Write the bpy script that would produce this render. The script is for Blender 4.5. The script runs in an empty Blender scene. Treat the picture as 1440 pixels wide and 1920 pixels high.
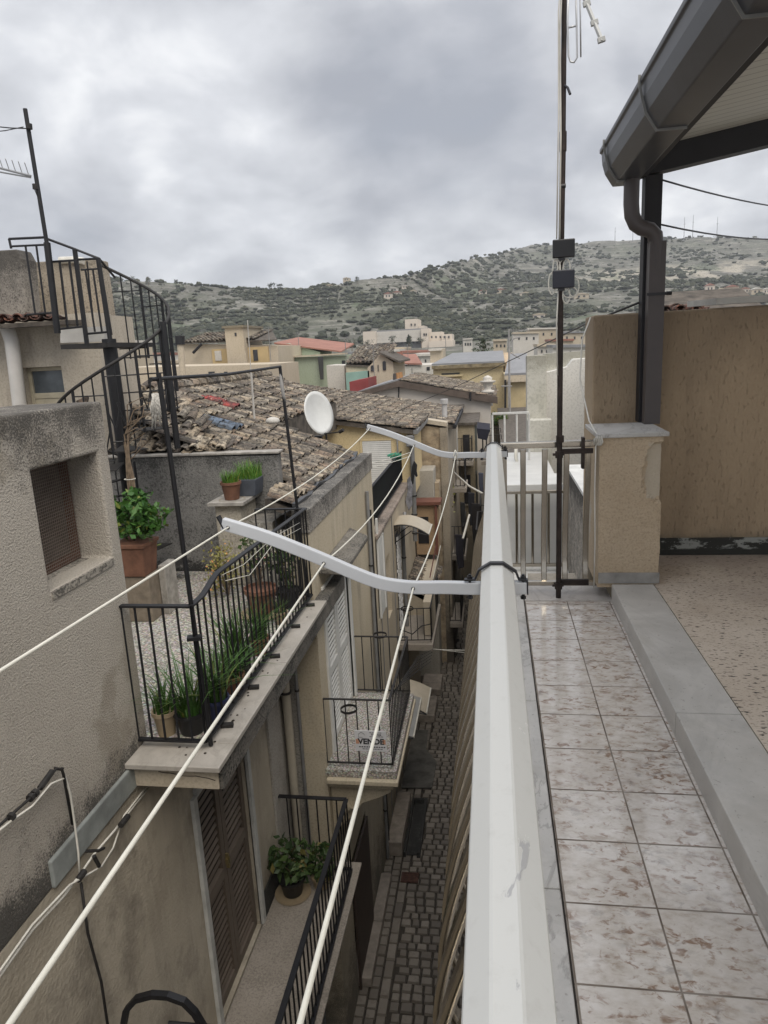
import bpy, bmesh, math, random
from mathutils import Vector, Matrix
random.seed(7)
R = math.radians
SC = bpy.context.scene
COL = SC.collection
# ---------------------------------------------------------------- camera measurements
F = 1329.0
EYE = Vector((0, 0, 1.6))
CX = Vector((0.98808613, 0.14559611, -0.04987555))
CD = Vector((-0.01551747, -0.228173, -0.97349694))
CF = Vector((-0.15311762, 0.96267277, -0.2231953))
def P(px, py, x=None, y=None, z=None):
    """world point seen at photo pixel (px,py) on the plane x=, y= or z="""
    d = CX * (px - 720) + CD * (py - 960) + CF * F
    if x is not None: k = x / d.x
    elif y is not None: k = y / d.y
    else: k = (z - 1.6) / d.z
    return EYE + d * k
ORG = {}
def org(o): return ORG.get(o.name, Vector((0, 0, 0)))
def tag(o, label, cat, group=None, kind=None):
    if label: o['label'] = label
    if cat: o['category'] = cat
    if group: o['group'] = group
    if kind: o['kind'] = kind
    return o
def thing(name, label, cat, loc=(0, 0, 0), group=None):
    o = bpy.data.objects.new(name, None); COL.objects.link(o)
    o.empty_display_size = .2
    o.location = loc; ORG[o.name] = Vector(loc)
    return tag(o, label, cat, group)
def dup(o, loc, label=None):
    """copy of a thing with copies of its parts and sub-parts"""
    c = o.copy(); COL.objects.link(c); c.location = loc; ORG[c.name] = Vector(loc)
    if label: c['label'] = label
    for ch in list(o.children):
        k = ch.copy(); COL.objects.link(k); k.parent = c
        for g in ch.children:
            q = g.copy(); COL.objects.link(q); q.parent = k
    return c
class G:
    def __init__(s): s.v = []; s.f = []
    def add(s, vs, fs):
        b = len(s.v); s.v += [Vector(v) for v in vs]; s.f += [tuple(i + b for i in f) for f in fs]; return s
    def box(s, x0, x1, y0, y1, z0, z1):
        return s.add([(x0,y0,z0),(x1,y0,z0),(x1,y1,z0),(x0,y1,z0),(x0,y0,z1),(x1,y0,z1),(x1,y1,z1),(x0,y1,z1)],
                     [(0,3,2,1),(4,5,6,7),(0,1,5,4),(1,2,6,5),(2,3,7,6),(3,0,4,7)])
    def obox(s, c, ax, ay, az):
        c = Vector(c); ax = Vector(ax); ay = Vector(ay); az = Vector(az)
        vs = [c+sx*ax+sy*ay+sz*az for sz in (-1,1) for sx, sy in ((-1,-1),(1,-1),(1,1),(-1,1))]
        return s.add(vs, [(0,3,2,1),(4,5,6,7),(0,1,5,4),(1,2,6,5),(2,3,7,6),(3,0,4,7)])
    def bar(s, a, b, w, h, up=(0,0,1)):
        a = Vector(a); b = Vector(b); d = (b-a); u = Vector(up); L = d.length
        if L < 1e-6: return s
        d /= L
        if abs(d.dot(u)) > .97: u = Vector((1,0,0))
        sd = d.cross(u).normalized(); u2 = sd.cross(d)
        return s.obox((a+b)/2, d*L/2, sd*w/2, u2*h/2)
    def tube(s, pts, r, n=8, cap=True):
        pts = [Vector(p) for p in pts]; m = len(pts)
        rr = r if isinstance(r, (list, tuple)) else [r]*m
        T = []
        for i in range(m):
            t = (pts[min(i+1,m-1)] - pts[max(i-1,0)])
            T.append(t.normalized() if t.length > 1e-9 else Vector((0,0,1)))
        u = T[0].orthogonal().normalized(); b = len(s.v); vs = []
        for i in range(m):
            u = (u - T[i]*u.dot(T[i]));
            u = u.normalized() if u.length > 1e-6 else T[i].orthogonal().normalized()
            w = T[i].cross(u)
            for k in range(n):
                a = 2*math.pi*k/n
                vs.append(pts[i] + (u*math.cos(a)+w*math.sin(a))*rr[i])
        fs = []
        for i in range(m-1):
            for k in range(n):
                k2 = (k+1) % n
                fs.append((i*n+k, i*n+k2, (i+1)*n+k2, (i+1)*n+k))
        if cap:
            fs.append(tuple(range(n-1,-1,-1))); fs.append(tuple((m-1)*n+k for k in range(n)))
        return s.add(vs, fs)
    def sweep(s, pts, prof, up=(0,0,1), cap=True):
        """profile [(side, up)] swept along pts"""
        pts = [Vector(p) for p in pts]; m = len(pts); n = len(prof); vs = []
        for i in range(m):
            t = (pts[min(i+1,m-1)] - pts[max(i-1,0)]).normalized()
            sd = t.cross(Vector(up)).normalized(); u2 = sd.cross(t)
            vs += [pts[i] + sd*a + u2*b for a, b in prof]
        fs = []
        for i in range(m-1):
            for k in range(n):
                k2 = (k+1) % n
                fs.append((i*n+k, (i+1)*n+k, (i+1)*n+k2, i*n+k2))
        if cap:
            fs.append(tuple(range(n))); fs.append(tuple((m-1)*n+k for k in range(n-1,-1,-1)))
        return s.add(vs, fs)
    def lathe(s, c, prof, n=20):
        c = Vector(c); vs = []; fs = []; m = len(prof)
        for r, z in prof:
            for k in range(n):
                a = 2*math.pi*k/n; vs.append(c+Vector((r*math.cos(a), r*math.sin(a), z)))
        for i in range(m-1):
            for k in range(n):
                k2 = (k+1) % n; fs.append((i*n+k, i*n+k2, (i+1)*n+k2, (i+1)*n+k))
        fs.append(tuple(range(n-1,-1,-1))); fs.append(tuple((m-1)*n+k for k in range(n)))
        return s.add(vs, fs)
    def prism(s, poly, d):
        """polygon (3d points) extruded by vector d"""
        poly = [Vector(p) for p in poly]; d = Vector(d); n = len(poly)
        return s.add(poly + [p+d for p in poly],
                     [tuple(range(n))[::-1], tuple(range(n, 2*n))] + [(k, (k+1) % n, (k+1) % n+n, k+n) for k in range(n)])
    def quad(s, a, b, c, d): return s.add([a,b,c,d], [(0,1,2,3)])
    def wallbox(s, axis, p0, p1, u0, u1, z0, z1, holes=()):
        """wall slab normal to axis ('x'/'y') between p0..p1, spanning u0..u1, z0..z1 with rectangular holes (ua,ub,za,zb) cut through"""
        us = sorted({u0, u1, *[h[i] for h in holes for i in (0, 1)]}); zs = sorted({z0, z1, *[h[i] for h in holes for i in (2, 3)]})
        us = [u for u in us if u0 <= u <= u1]; zs = [z for z in zs if z0 <= z <= z1]
        def solid(i, j):
            if not (0 <= i < len(us)-1 and 0 <= j < len(zs)-1): return False
            um = (us[i]+us[i+1])/2; zm = (zs[j]+zs[j+1])/2
            return not any(h[0] < um < h[1] and h[2] < zm < h[3] for h in holes)
        idx = {}
        vs = []; fs = []
        def V(i, j, k):
            if (i, j, k) not in idx:
                p = p1 if k else p0
                idx[(i, j, k)] = len(vs)
                vs.append((p, us[i], zs[j]) if axis == 'x' else (us[i], p, zs[j]))
            return idx[(i, j, k)]
        for i in range(len(us)-1):
            for j in range(len(zs)-1):
                if not solid(i, j): continue
                fs.append((V(i,j,0),V(i,j+1,0),V(i+1,j+1,0),V(i+1,j,0)))
                fs.append((V(i,j,1),V(i+1,j,1),V(i+1,j+1,1),V(i,j+1,1)))
                if not solid(i-1,j): fs.append((V(i,j,0),V(i,j,1),V(i,j+1,1),V(i,j+1,0)))
                if not solid(i+1,j): fs.append((V(i+1,j,0),V(i+1,j+1,0),V(i+1,j+1,1),V(i+1,j,1)))
                if not solid(i,j-1): fs.append((V(i,j,0),V(i+1,j,0),V(i+1,j,1),V(i,j,1)))
                if not solid(i,j+1): fs.append((V(i,j+1,0),V(i,j+1,1),V(i+1,j+1,1),V(i+1,j+1,0)))
        return s.add(vs, fs)
    def build(s, name, mat, parent=None, smooth=False, bevel=0, seg=2, label=None, recalc=True):
        o0 = org(parent) if parent is not None else Vector((0,0,0))
        me = bpy.data.meshes.new(name)
        me.from_pydata([tuple(v-o0) for v in s.v], [], s.f)
        if recalc:
            bm = bmesh.new(); bm.from_mesh(me); bmesh.ops.recalc_face_normals(bm, faces=bm.faces); bm.to_mesh(me); bm.free()
        if smooth:
            for p in me.polygons: p.use_smooth = True
        if mat: me.materials.append(mat)
        o = bpy.data.objects.new(name, me); COL.objects.link(o)
        if parent is not None: o.parent = parent; ORG[o.name] = o0
        if smooth == 'auto':
            for p in me.polygons: p.use_smooth = True
            m = o.modifiers.new('e', 'EDGE_SPLIT'); m.split_angle = R(40)
        if bevel:
            m = o.modifiers.new('b', 'BEVEL'); m.width = bevel; m.segments = seg; m.limit_method = 'ANGLE'; m.angle_limit = R(35)
        if label: o['label'] = label
        return o
def same(o, parent=None, move=None):
    """another part sharing the mesh of part o"""
    c = o.copy(); COL.objects.link(c)
    if parent is not None: c.parent = parent
    ORG[c.name] = ORG.get(o.name, Vector((0,0,0)))
    if move is not None: c.location = o.location + Vector(move)
    return c
# ---------------------------------------------------------------- materials
class NT:
    def __init__(s, name):
        s.m = bpy.data.materials.new(name); s.m.use_nodes = True
        s.t = s.m.node_tree; s.t.nodes.clear()
        s.o = s.t.nodes.new('ShaderNodeOutputMaterial'); s.p = s.t.nodes.new('ShaderNodeBsdfPrincipled')
        s.t.links.new(s.p.outputs[0], s.o.inputs[0]); s._pos = None; s._geo = None
    def put(s, sock, v):
        if isinstance(v, bpy.types.NodeSocket): s.t.links.new(v, sock)
        elif v is not None:
            if sock.type == 'RGBA' and len(v) == 3: v = (*v, 1)
            sock.default_value = v
    def geo(s):
        if not s._geo: s._geo = s.t.nodes.new('ShaderNodeNewGeometry')
        return s._geo
    def pos(s, sc=None, rot=None):
        p = s.geo().outputs['Position']
        if sc is None and rot is None: return p
        m = s.t.nodes.new('ShaderNodeMapping'); s.t.links.new(p, m.inputs[0])
        if sc: m.inputs['Scale'].default_value = sc
        if rot: m.inputs['Rotation'].default_value = rot
        return m.outputs[0]
    def rnd(s): return s.geo().outputs['Random Per Island']
    def noise(s, scale, det=5, rough=.6, vec=None, dist=0):
        n = s.t.nodes.new('ShaderNodeTexNoise'); s.put(n.inputs['Vector'], vec if vec is not None else s.pos())
        n.inputs['Scale'].default_value = scale; n.inputs['Detail'].default_value = det
        n.inputs['Roughness'].default_value = rough; n.inputs['Distortion'].default_value = dist
        return n.outputs[0]
    def voro(s, scale, vec=None, feat='F1', out=0):
        n = s.t.nodes.new('ShaderNodeTexVoronoi'); n.feature = feat; s.put(n.inputs['Vector'], vec if vec is not None else s.pos())
        n.inputs['Scale'].default_value = scale
        return n.outputs[out]
    def ramp(s, fac, stops):
        n = s.t.nodes.new('ShaderNodeValToRGB'); s.put(n.inputs[0], fac); cr = n.color_ramp
        while len(cr.elements) < len(stops): cr.elements.new(.5)
        for e, (p, c) in zip(cr.elements, stops):
            e.position = p; e.color = (c, c, c, 1) if isinstance(c, (int, float)) else (*c[:3], 1)
        return n.outputs[0]
    def step(s, fac, a, b): # 0 below a, 1 above b
        n = s.t.nodes.new('ShaderNodeMapRange'); s.put(n.inputs[0], fac)
        n.inputs[1].default_value = a; n.inputs[2].default_value = b; n.clamp = True
        return n.outputs[0]
    def mix(s, fac, a, b, mode='MIX'):
        n = s.t.nodes.new('ShaderNodeMix'); n.data_type = 'RGBA'; n.blend_type = mode
        s.put(n.inputs[0], fac); s.put(n.inputs[6], a); s.put(n.inputs[7], b); return n.outputs[2]
    def math(s, op, a, b=None, c=None):
        n = s.t.nodes.new('ShaderNodeMath'); n.operation = op
        s.put(n.inputs[0], a)
        if b is not None: s.put(n.inputs[1], b)
        if c is not None: s.put(n.inputs[2], c)
        return n.outputs[0]
    def xyz(s, v=None):
        n = s.t.nodes.new('ShaderNodeSeparateXYZ'); s.put(n.inputs[0], v if v is not None else s.pos()); return n.outputs
    def out(s, col, rough=.8, metal=0, bump=None, bs=.3, bd=.01, spec=None):
        s.put(s.p.inputs['Base Color'], col); s.put(s.p.inputs['Roughness'], rough); s.put(s.p.inputs['Metallic'], metal)
        if spec is not None: s.p.inputs['Specular IOR Level'].default_value = spec
        if bump is not None:
            b = s.t.nodes.new('ShaderNodeBump'); b.inputs['Strength'].default_value = bs; b.inputs['Distance'].default_value = bd
            s.put(b.inputs['Height'], bump); s.t.links.new(b.outputs[0], s.p.inputs['Normal'])
        return s.m
def simple(name, c, rough=.6, metal=0, var=.12, scale=8, spec=None, bs=.15, bscale=40):
    n = NT(name); k = n.noise(scale, 5)
    d = tuple(x*(1-var*1.6) for x in c); e = tuple(min(1, x*(1+var)) for x in c)
    return n.out(n.ramp(k, [(.3, d), (.7, e)]), n.step(k, -.6, 1.6) if rough is None else rough, metal, n.noise(bscale, 3), bs, .003, spec)
def wall(name, c1, c2, dirt=(.05,.045,.038), top=None, bot=None, streak=.4, bump=.5, bscale=55, bd=.008, scale=1.2, rough=.92, speck=.0, patch=None):
    n = NT(name); z = n.xyz()[2]
    c = n.mix(n.step(n.noise(scale, 6, .65), .35, .65), c1, c2)
    if patch:
        c = n.mix(n.step(n.noise(patch[1], 5, .55), patch[2], patch[2]+.03), c, patch[0])
    fine = n.noise(bscale, 4, .6)
    c = n.mix(n.math('MULTIPLY', n.step(fine, .52, .34), .36), c, tuple(x*.42 for x in c1))
    st = n.math('MULTIPLY', n.step(n.noise(1.0, 6, .7, n.pos((3.1, 2.7, .5)), .5), .5, .74), n.step(n.noise(.9, 4, .6), .42, .6))
    c = n.mix(n.math('MULTIPLY', st, streak), c, dirt)
    if speck:
        c = n.mix(n.math('MULTIPLY', n.step(n.math('ADD', n.math('MULTIPLY', n.noise(46, 3, .6), .6), n.math('MULTIPLY', n.noise(2.2, 5, .65), .4)), .51, .58), speck), c, dirt)
    nz = n.math('MULTIPLY', n.math('SUBTRACT', n.noise(3.5, 8, .75), .5), 1.6); grain = n.noise(80, 3, .6)
    for rng in (top, bot):
        if rng:
            m = n.step(z, rng[0], rng[1]); m = n.step(n.math('ADD', n.math('ADD', m, nz), n.math('MULTIPLY', n.math('SUBTRACT', grain, .5), 1.5)), .38, .8)
            m = n.math('MULTIPLY', m, rng[2]); c = n.mix(m, c, dirt)
    return n.out(c, rough, 0, fine, bump, bd)
from mathutils import noise as MNz
# ================================================================ own balcony and terrace
# --- tiled balcony floor material: 0.2575 x 0.2745 m mottled tiles
def tile_mat():
    n = NT('mottled_tile'); x = n.xyz()
    u = n.math('DIVIDE', n.math('SUBTRACT', x[0], .188), .2575); v = n.math('DIVIDE', n.math('SUBTRACT', x[1], 2.087), .2745)
    def edge(a):
        f = n.math('FRACT', a); return n.math('MINIMUM', f, n.math('SUBTRACT', 1, f))
    g = n.math('MINIMUM', edge(u), edge(v)); g = n.step(g, .008, .014)
    cell = n.t.nodes.new('ShaderNodeCombineXYZ'); n.put(cell.inputs[0], n.math('FLOOR', u)); n.put(cell.inputs[1], n.math('FLOOR', v))
    wn = n.t.nodes.new('ShaderNodeTexWhiteNoise'); n.put(wn.inputs[0], cell.outputs[0])
    off = n.t.nodes.new('ShaderNodeVectorMath'); off.operation = 'MULTIPLY_ADD'
    n.put(off.inputs[0], wn.outputs[1]); off.inputs[1].default_value = (9, 9, 9); n.put(off.inputs[2], n.pos())
    mp = n.t.nodes.new('ShaderNodeMapping'); n.put(mp.inputs[0], off.outputs[0]); mp.inputs['Rotation'].default_value = (0, 0, R(18)); mp.inputs['Scale'].default_value = (.85, 1.3, 1)
    a = n.noise(20, 6, .62, mp.outputs[0]); b = n.noise(7, 4, .6, mp.outputs[0]); fl = n.noise(34, 4, .6, mp.outputs[0], .6)
    c = n.ramp(a, [(.30, (.38,.33,.28)), (.45, (.52,.48,.435)), (.64, (.60,.57,.535))])
    m = n.math('MULTIPLY', n.step(fl, .52, .64), n.step(b, .38, .56)); c = n.mix(n.math('MULTIPLY', m, .85), c, (.20,.115,.07))
    m2 = n.math('MULTIPLY', n.step(n.noise(22, 4, .6, mp.outputs[0], .4), .54, .68), n.step(n.noise(5, 3, .5), .4, .6))
    c = n.mix(n.math('MULTIPLY', m2, .6), c, (.2,.18,.17))
    c = n.mix(n.math('MULTIPLY', n.step(n.noise(2.3, 5), .45, .7), .25), c, (.3,.24,.2))
    c = n.mix(g, n.mix(n.step(n.noise(6, 3), .4, .6), (.09,.065,.045), (.2,.17,.14)), c)
    r = n.mix(g, (.8,)*3, n.ramp(n.noise(3, 4), [(.3, .07), (.7, .16)]))
    return n.out(c, r, 0, g, .5, .002, .75)
def marble(name, base, vein, scale=4, veins=.7):
    n = NT(name); d = n.noise(scale, 8, .65, None, 1.2); f = n.noise(scale*.6, 6, .6, n.pos((1, .35, 1), (0, 0, R(25))), 2.2)
    c = n.mix(n.step(d, .35, .68), tuple(x*.76 for x in base), base)
    v = n.step(n.math('ABSOLUTE', n.math('SUBTRACT', f, .5)), .028, 0)
    c = n.mix(n.math('MULTIPLY', v, veins), c, vein)
    c = n.mix(n.math('MULTIPLY', n.step(n.noise(1.6, 6, .7), .5, .72), .4), c, (.3,.27,.22))
    c = n.mix(n.math('MULTIPLY', n.step(n.noise(60, 2), .66, .72), .5), c, (.16,.14,.12))
    return n.out(c, n.ramp(d, [(.3, .3), (.7, .5)]), 0, n.noise(45, 3), .08, .002)
M_tile = tile_mat()
M_marble = marble('grey_marble', (.51,.49,.455), (.30,.29,.27), 2.6, .25)
M_strip = marble('white_marble', (.54,.53,.51), (.25,.24,.23), 5, .7)
M_grout = simple('dark_joint', (.035,.03,.026), .95)
def speckle_mat():
    n = NT('pitted_paving'); a = n.noise(1.0, 4, .5, n.pos((30, 75, 20), (0, 0, R(8)))); b = n.noise(3, 6, .65); big = n.noise(1.3, 5)
    c = n.mix(n.step(b, .3, .7), (.42,.35,.275), (.52,.45,.37))
    k = n.step(a, .60, .65); c = n.mix(n.math('MULTIPLY', k, .95), c, (.03,.025,.02))
    k2 = n.step(n.noise(1.0, 3, .5, n.pos((60, 130, 30))), .58, .66); c = n.mix(n.math('MULTIPLY', k2, .5), c, (.12,.09,.07))
    y = n.xyz()[1]; m = n.step(n.math('ADD', n.math('MULTIPLY', n.math('SUBTRACT', big, .5), 3.0), y), 4.0, 5.0)
    c = n.mix(n.math('MULTIPLY', m, .6), c, (.2,.155,.13))
    return n.out(c, .75, 0, n.math('SUBTRACT', b, k), .4, .004)
M_pave = speckle_mat()
M_beige = wall('beige_rough_plaster', (.37,.29,.20), (.43,.345,.25), (.1,.075,.05), None, None, .35, .8, 26, .01, 1.1)
def vert_plaster():
    n = NT('combed_plaster'); z = n.xyz()[2]
    a = n.noise(1.0, 6, .7, n.pos((60, 60, 24))); pits = n.step(n.noise(1.0, 3, .5, n.pos((62, 62, 20))), .60, .67)
    reg = n.step(n.noise(1.1, 4), .5, .66)
    c = n.mix(n.step(a, .2, .8), (.36,.27,.175), (.42,.325,.22))
    c = n.mix(n.math('MULTIPLY', n.step(n.noise(1.0, 4, .6, n.pos((1.8, 1.8, .3))), .46, .66), .6), c, (.19,.14,.09))
    c = n.mix(n.math('MULTIPLY', n.math('MULTIPLY', pits, reg), .38), c, (.06,.04,.025))
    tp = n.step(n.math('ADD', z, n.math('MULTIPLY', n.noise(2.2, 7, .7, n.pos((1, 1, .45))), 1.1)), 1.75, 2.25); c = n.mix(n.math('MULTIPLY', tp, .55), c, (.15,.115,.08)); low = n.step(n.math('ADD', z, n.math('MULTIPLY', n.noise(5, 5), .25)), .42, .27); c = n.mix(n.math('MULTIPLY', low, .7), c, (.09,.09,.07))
    return n.out(c, .93, 0, n.math('SUBTRACT', a, n.math('MULTIPLY', pits, .8)), .75, .012)
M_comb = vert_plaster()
def paint_mat(name, c, peel, thr, rough=.32):
    n = NT(name); d = n.noise(9, 6, .6, n.pos((1, .35, 1)), .6)
    m = n.step(d, thr, thr+.012)
    k = n.mix(m, c, peel)
    k = n.mix(n.math('MULTIPLY', n.step(n.noise(30, 5, .7), .55, .75), .18), k, (.3,.28,.25))
    return n.out(k, n.mix(m, (rough,)*3, (.7,)*3), 0, m, .3, .001)
M_rail = paint_mat('white_rail_paint', (.54,.54,.515), (.38,.38,.38), .675, .27)
M_armpaint = simple('light_grey_enamel', (.48,.495,.515), .35, 0, .05, 5, None, .03)
M_champ = simple('champagne_aluminium', (.40,.365,.31), .2, 1, .06, 6, None, .02)
M_blackm = simple('black_metal', (.012,.012,.015), .45, 0, .3, 20)
M_rope = simple('white_plastic_line', (.66,.64,.56), .5, 0, .08, 20)
M_cable_w = simple('white_cable', (.6,.58,.52), .5, 0, .1, 10)
M_cable_b = simple('black_cable', (.015,.015,.016), .55)

b = G(); b.box(.185, .718, -2.5, 4.62, -.12, 0); tag(b.build('balcony_floor', M_tile), 'glossy mottled brown and white square tiles of the narrow balcony', 'floor', None, 'structure')
b = G(); ys = [-2.5, -.9, .35, 1.86, 3.02, 4.62]
for y0, y1 in zip(ys, ys[1:]): b.box(-.005, .179, y0+.002, y1-.002, -.1, .004)
tag(b.build('marble_edging', M_strip, None, False, .004), 'white veined marble strip under the white handrail', 'edging', None, 'structure')
b = G(); b.box(.1785, .186, -2.5, 4.6, -.1, -.004); b.box(.9665, .975, -2.5, 4.36, -.1, .098); tag(b.build('floor_joint', M_grout), 'dark open joint beside the balcony tiles', 'joint', None, 'structure')
b = G(); ys = [-2.5, -.4, 1.15, 2.75, 4.345]
for y0, y1 in zip(ys, ys[1:]): b.box(.716, .967, y0+.0015, y1-.0015, -.05, .11)
tag(b.build('marble_step', M_marble, None, False, .006), 'raised grey marble step between the tiled balcony and the terrace', 'step', None, 'structure')
b = G(); b.box(.972, 6, -2.5, 4.99, -.1, .105); tag(b.build('terrace_floor', M_pave), 'cream pitted stone paving of the covered terrace', 'floor', None, 'structure')
b = G(); b.box(.186, .72, 4.33, 4.62, -.06, .006); tag(b.build('marble_sill', marble('stained_marble', (.5,.47,.44), (.3,.27,.25), 5)), 'stained marble sill at the far end of the tiled balcony', 'sill', None, 'structure')

# --- apartment house below the balcony (closes the right side of the alley)
M_own = wall('old_beige_plaster', (.34,.3,.24), (.41,.36,.29), (.07,.06,.05), None, (-5.5, -7.3, .7), .5, .5, 40)
t = thing('apartment_house', 'beige plastered house carrying the tiled balcony with the white handrail', 'house', (.3, 2, -7.3))
b = G(); b.wallbox('x', .25, .6, -9, 5.3, -7.4, -.13, [(0,1,-4.6,-2.4),(3,4,-4.6,-2.4)]); b.build('wall', M_own, t)
b = G(); b.box(-.02, .7, -2.5, 4.62, -.3, -.121); b.build('balcony_slab', M_own, t, False, .01)
b = G(); b.box(.5, .56, 0, 1, -4.6, -2.4); b.box(.5, .56, 3, 4, -4.6, -2.4); b.build('shutter', simple('brown_shutter', (.1,.06,.04), .6), t)

# --- balcony railing
t = thing('balcony_railing', 'white octagonal handrail on champagne pot-bellied balusters running down the left of the tiled balcony', 'railing', (0, 2, 0))
prof = [(-.038,.978),(-.010,1.0),(.021,1.0),(.052,.975),(.052,.955),(.036,.943),(-.022,.943),(-.038,.955)]
b = G(); ring = [[Vector((x, y, z)) for x, z in prof] for y in (-2.2, 4.49)]
n8 = len(prof); b.add(ring[0]+ring[1], [(k, (k+1) % n8, (k+1) % n8+n8, k+n8) for k in range(n8)] + [tuple(range(n8))[::-1], tuple(range(n8, 2*n8))])
b.build('top_rail', M_rail, t, False, .002, 1)
b = G(); b.box(-.013, .03, -2.2, 4.47, .05, .08); b.build('bottom_rail', M_champ, t, False, .003)
def belly(z):
    s = max(0., min(1., (z-.07)/.87)); e = min(1., max(0., (.93-s)/.7)); e = e*e*(3-2*e); return .135*e*(1-.55*max(0., (.2-s)/.2)**2)
def bal(outdir):
    g = G(); zs = [.075+.87*i/26 for i in range(27)]; w = .017; h = .0095; m = 10
    al = Vector((0,1,0)) if outdir.x else Vector((1,0,0)); od = outdir.normalized(); vs = []
    for z in zs:
        o = outdir*belly(z)
        for ca, sa in ((1,-.5),(1,.5),(.8,1),(.3,1),(-.3,1),(-.8,1),(-1,.5),(-1,-.5),(-.8,-1),(.8,-1)): vs.append(o+al*w*ca+od*h*sa+Vector((0,0,z)))
    fs = [(i*m+k, i*m+(k+1) % m, i*m+m+(k+1) % m, i*m+m+k) for i in range(26) for k in range(m)]
    return g.add(vs, fs + [tuple(range(m)), tuple(26*m+k for k in range(m))])
b0 = bal(Vector((-1,0,0))).build('baluster', M_champ, t, 'auto')
for k in range(43):
    o = b0 if k == 0 else same(b0); o.location = (.008, -1.45+k*.137, 0)
yb = 4.485
b = G(); b.box(.045, .625, yb-.025, yb+.025, .955, .995); b.build('return_rail', M_champ, t, False, .008)
b = G(); b.box(.02, .625, yb-.018, yb+.018, .055, .085); b.build('return_bottom_rail', M_champ, t, False, .004)
b = G(); b.box(.04, .085, yb-.02, yb+.02, 0, .955); b.build('corner_post', M_champ, t, False, .004)
b1 = bal(Vector((0,.6,0))).build('return_baluster', M_champ, t, 'auto')
for k, x in enumerate((.186,.319,.452,.583)):
    o = b1 if k == 0 else same(b1); o.location = (x, yb, 0)
b = G()
for x in (.186,): b.box(x-.015, x+.015, yb-.02, yb+.02, .006, .055)
b.build('foot', M_champ, t)

# --- drying-line arms
def arm(y, name, label, sgn=1):
    t = thing(name, label, 'clothes dryer', (0, y, .95), 'white drying line arms clamped to the handrail')
    pts = [(.088,.956),(-.057,.955),(-.14,.952),(-.231,.952),(-.3,.960),(-.345,.972),(-.41,.999),(-.49,1.036),(-.57,1.071),(-.645,1.102),(-.72,1.128),(-.785,1.148)]
    pts = [(.088,.932),(-.057,.93)] + [(x, z-.02) for x, z in pts[2:]]
    cr_ = []
    for i in range(len(pts)-1):
        p0, p1_, p2_, p3_ = pts[max(0,i-1)], pts[i], pts[i+1], pts[min(len(pts)-1,i+2)]
        for j in range(5): q = j/5; cr_.append(tuple(.5*(2*b1+(c1-a1)*q+(2*a1-5*b1+4*c1-d1)*q*q+(3*b1-a1-3*c1+d1)*q**3) for a1, b1, c1, d1 in zip(p0, p1_, p2_, p3_)))
    pts = cr_+[pts[-1]]
    b = G(); b.sweep([(x, y, z) for x, z in pts], [(-.011,-.018),(.011,-.018),(.011,.018),(-.011,.018)]); b.build('arm', M_armpaint, t, False, .003, 2)
    b = G(); b.box(.0885, .0915, y-.012, y+.012, .913, .951); b.obox((-.788, y, 1.133), (.002,0,.001), (0,.012,0), (-.008,0,.018)); b.build('end_cap', M_blackm, t)
    b = G(); path = [(-.085,.956),(-.055,.958),(-.044,.985),(-.012,1.005),(.023,1.005),(.058,.98),(.066,.958),(.09,.955)]
    b.sweep([(x, y-.004, z) for x, z in path], [(-.009,-.003),(.009,-.003),(.009,.003),(-.009,.003)]); b.build('clamp', M_blackm, t, False, .001)
    b = G()
    for x in (-.07, .078): b.tube([(x, y-.004, .9), (x, y-.004, .972)], .004, 8); b.tube([(x, y-.004, .957), (x, y-.004, .967)], .008, 6); b.tube([(x, y-.004, .9), (x, y-.004, .908)], .008, 6)
    b.build('bolt', M_blackm, t)
    b = G()
    for x, z in ((-.765, 1.118), (-.487, 1.008), (-.231, .932)): b.tube([(x, y-.013, z), (x, y+.013, z)], .0055, 8)
    b.build('grommet', M_blackm, t)
arm(1.92, 'clothes_dryer', 'white S-curved drying line arm nearest to us, clamped mid-way along the white handrail')
arm(4.42, 'clothes_dryer', 'grey-white S-curved drying line arm clamped at the far end of the white handrail')
lines = [('left', (-.765, 1.118), P(0, 1258, y=.75), 'outermost white drying line, through the raised tips of both arms'),
         ('mid', (-.487, 1.008), P(18, 1920, y=.35), 'middle white drying line, through the bend of both curved arms'),
         ('in', (-.231, .932), P(562, 1920, y=.40), 'innermost white drying line, through both arms closest to the handrail')]
for nm, (x, z), e, lab in lines:
    A = Vector((x, 1.92, z)); B = Vector((x, 4.42, z+.004))
    pts = []
    d = (Vector(e)-A)
    far = A + d*1.7
    for k in range(9): s = k/8; q = far.lerp(A, s); pts.append(q)
    for k in range(1, 13): s = k/12; q = A.lerp(B, s); q.z -= .07*s*(1-s)*4*(.6 if nm == 'left' else 1); pts.append(q)
    b = G(); b.tube(pts, .0026, 8)
    tag(b.build('drying_line', M_rope, None, True), lab, 'line', 'white drying lines')
    if nm == 'in':
        b = G(); b.tube([B+Vector((0,-.016,.03)), B+Vector((.012,-.016,.01)), B+Vector((0,-.02,-.03)), B+Vector((-.012,-.02,0)), B+Vector((0,-.016,.035))], .003, 6)
        tag(b.build('rope_knot', M_rope, None, True), 'knotted end of line hanging on the far drying arm', 'knot')

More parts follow.
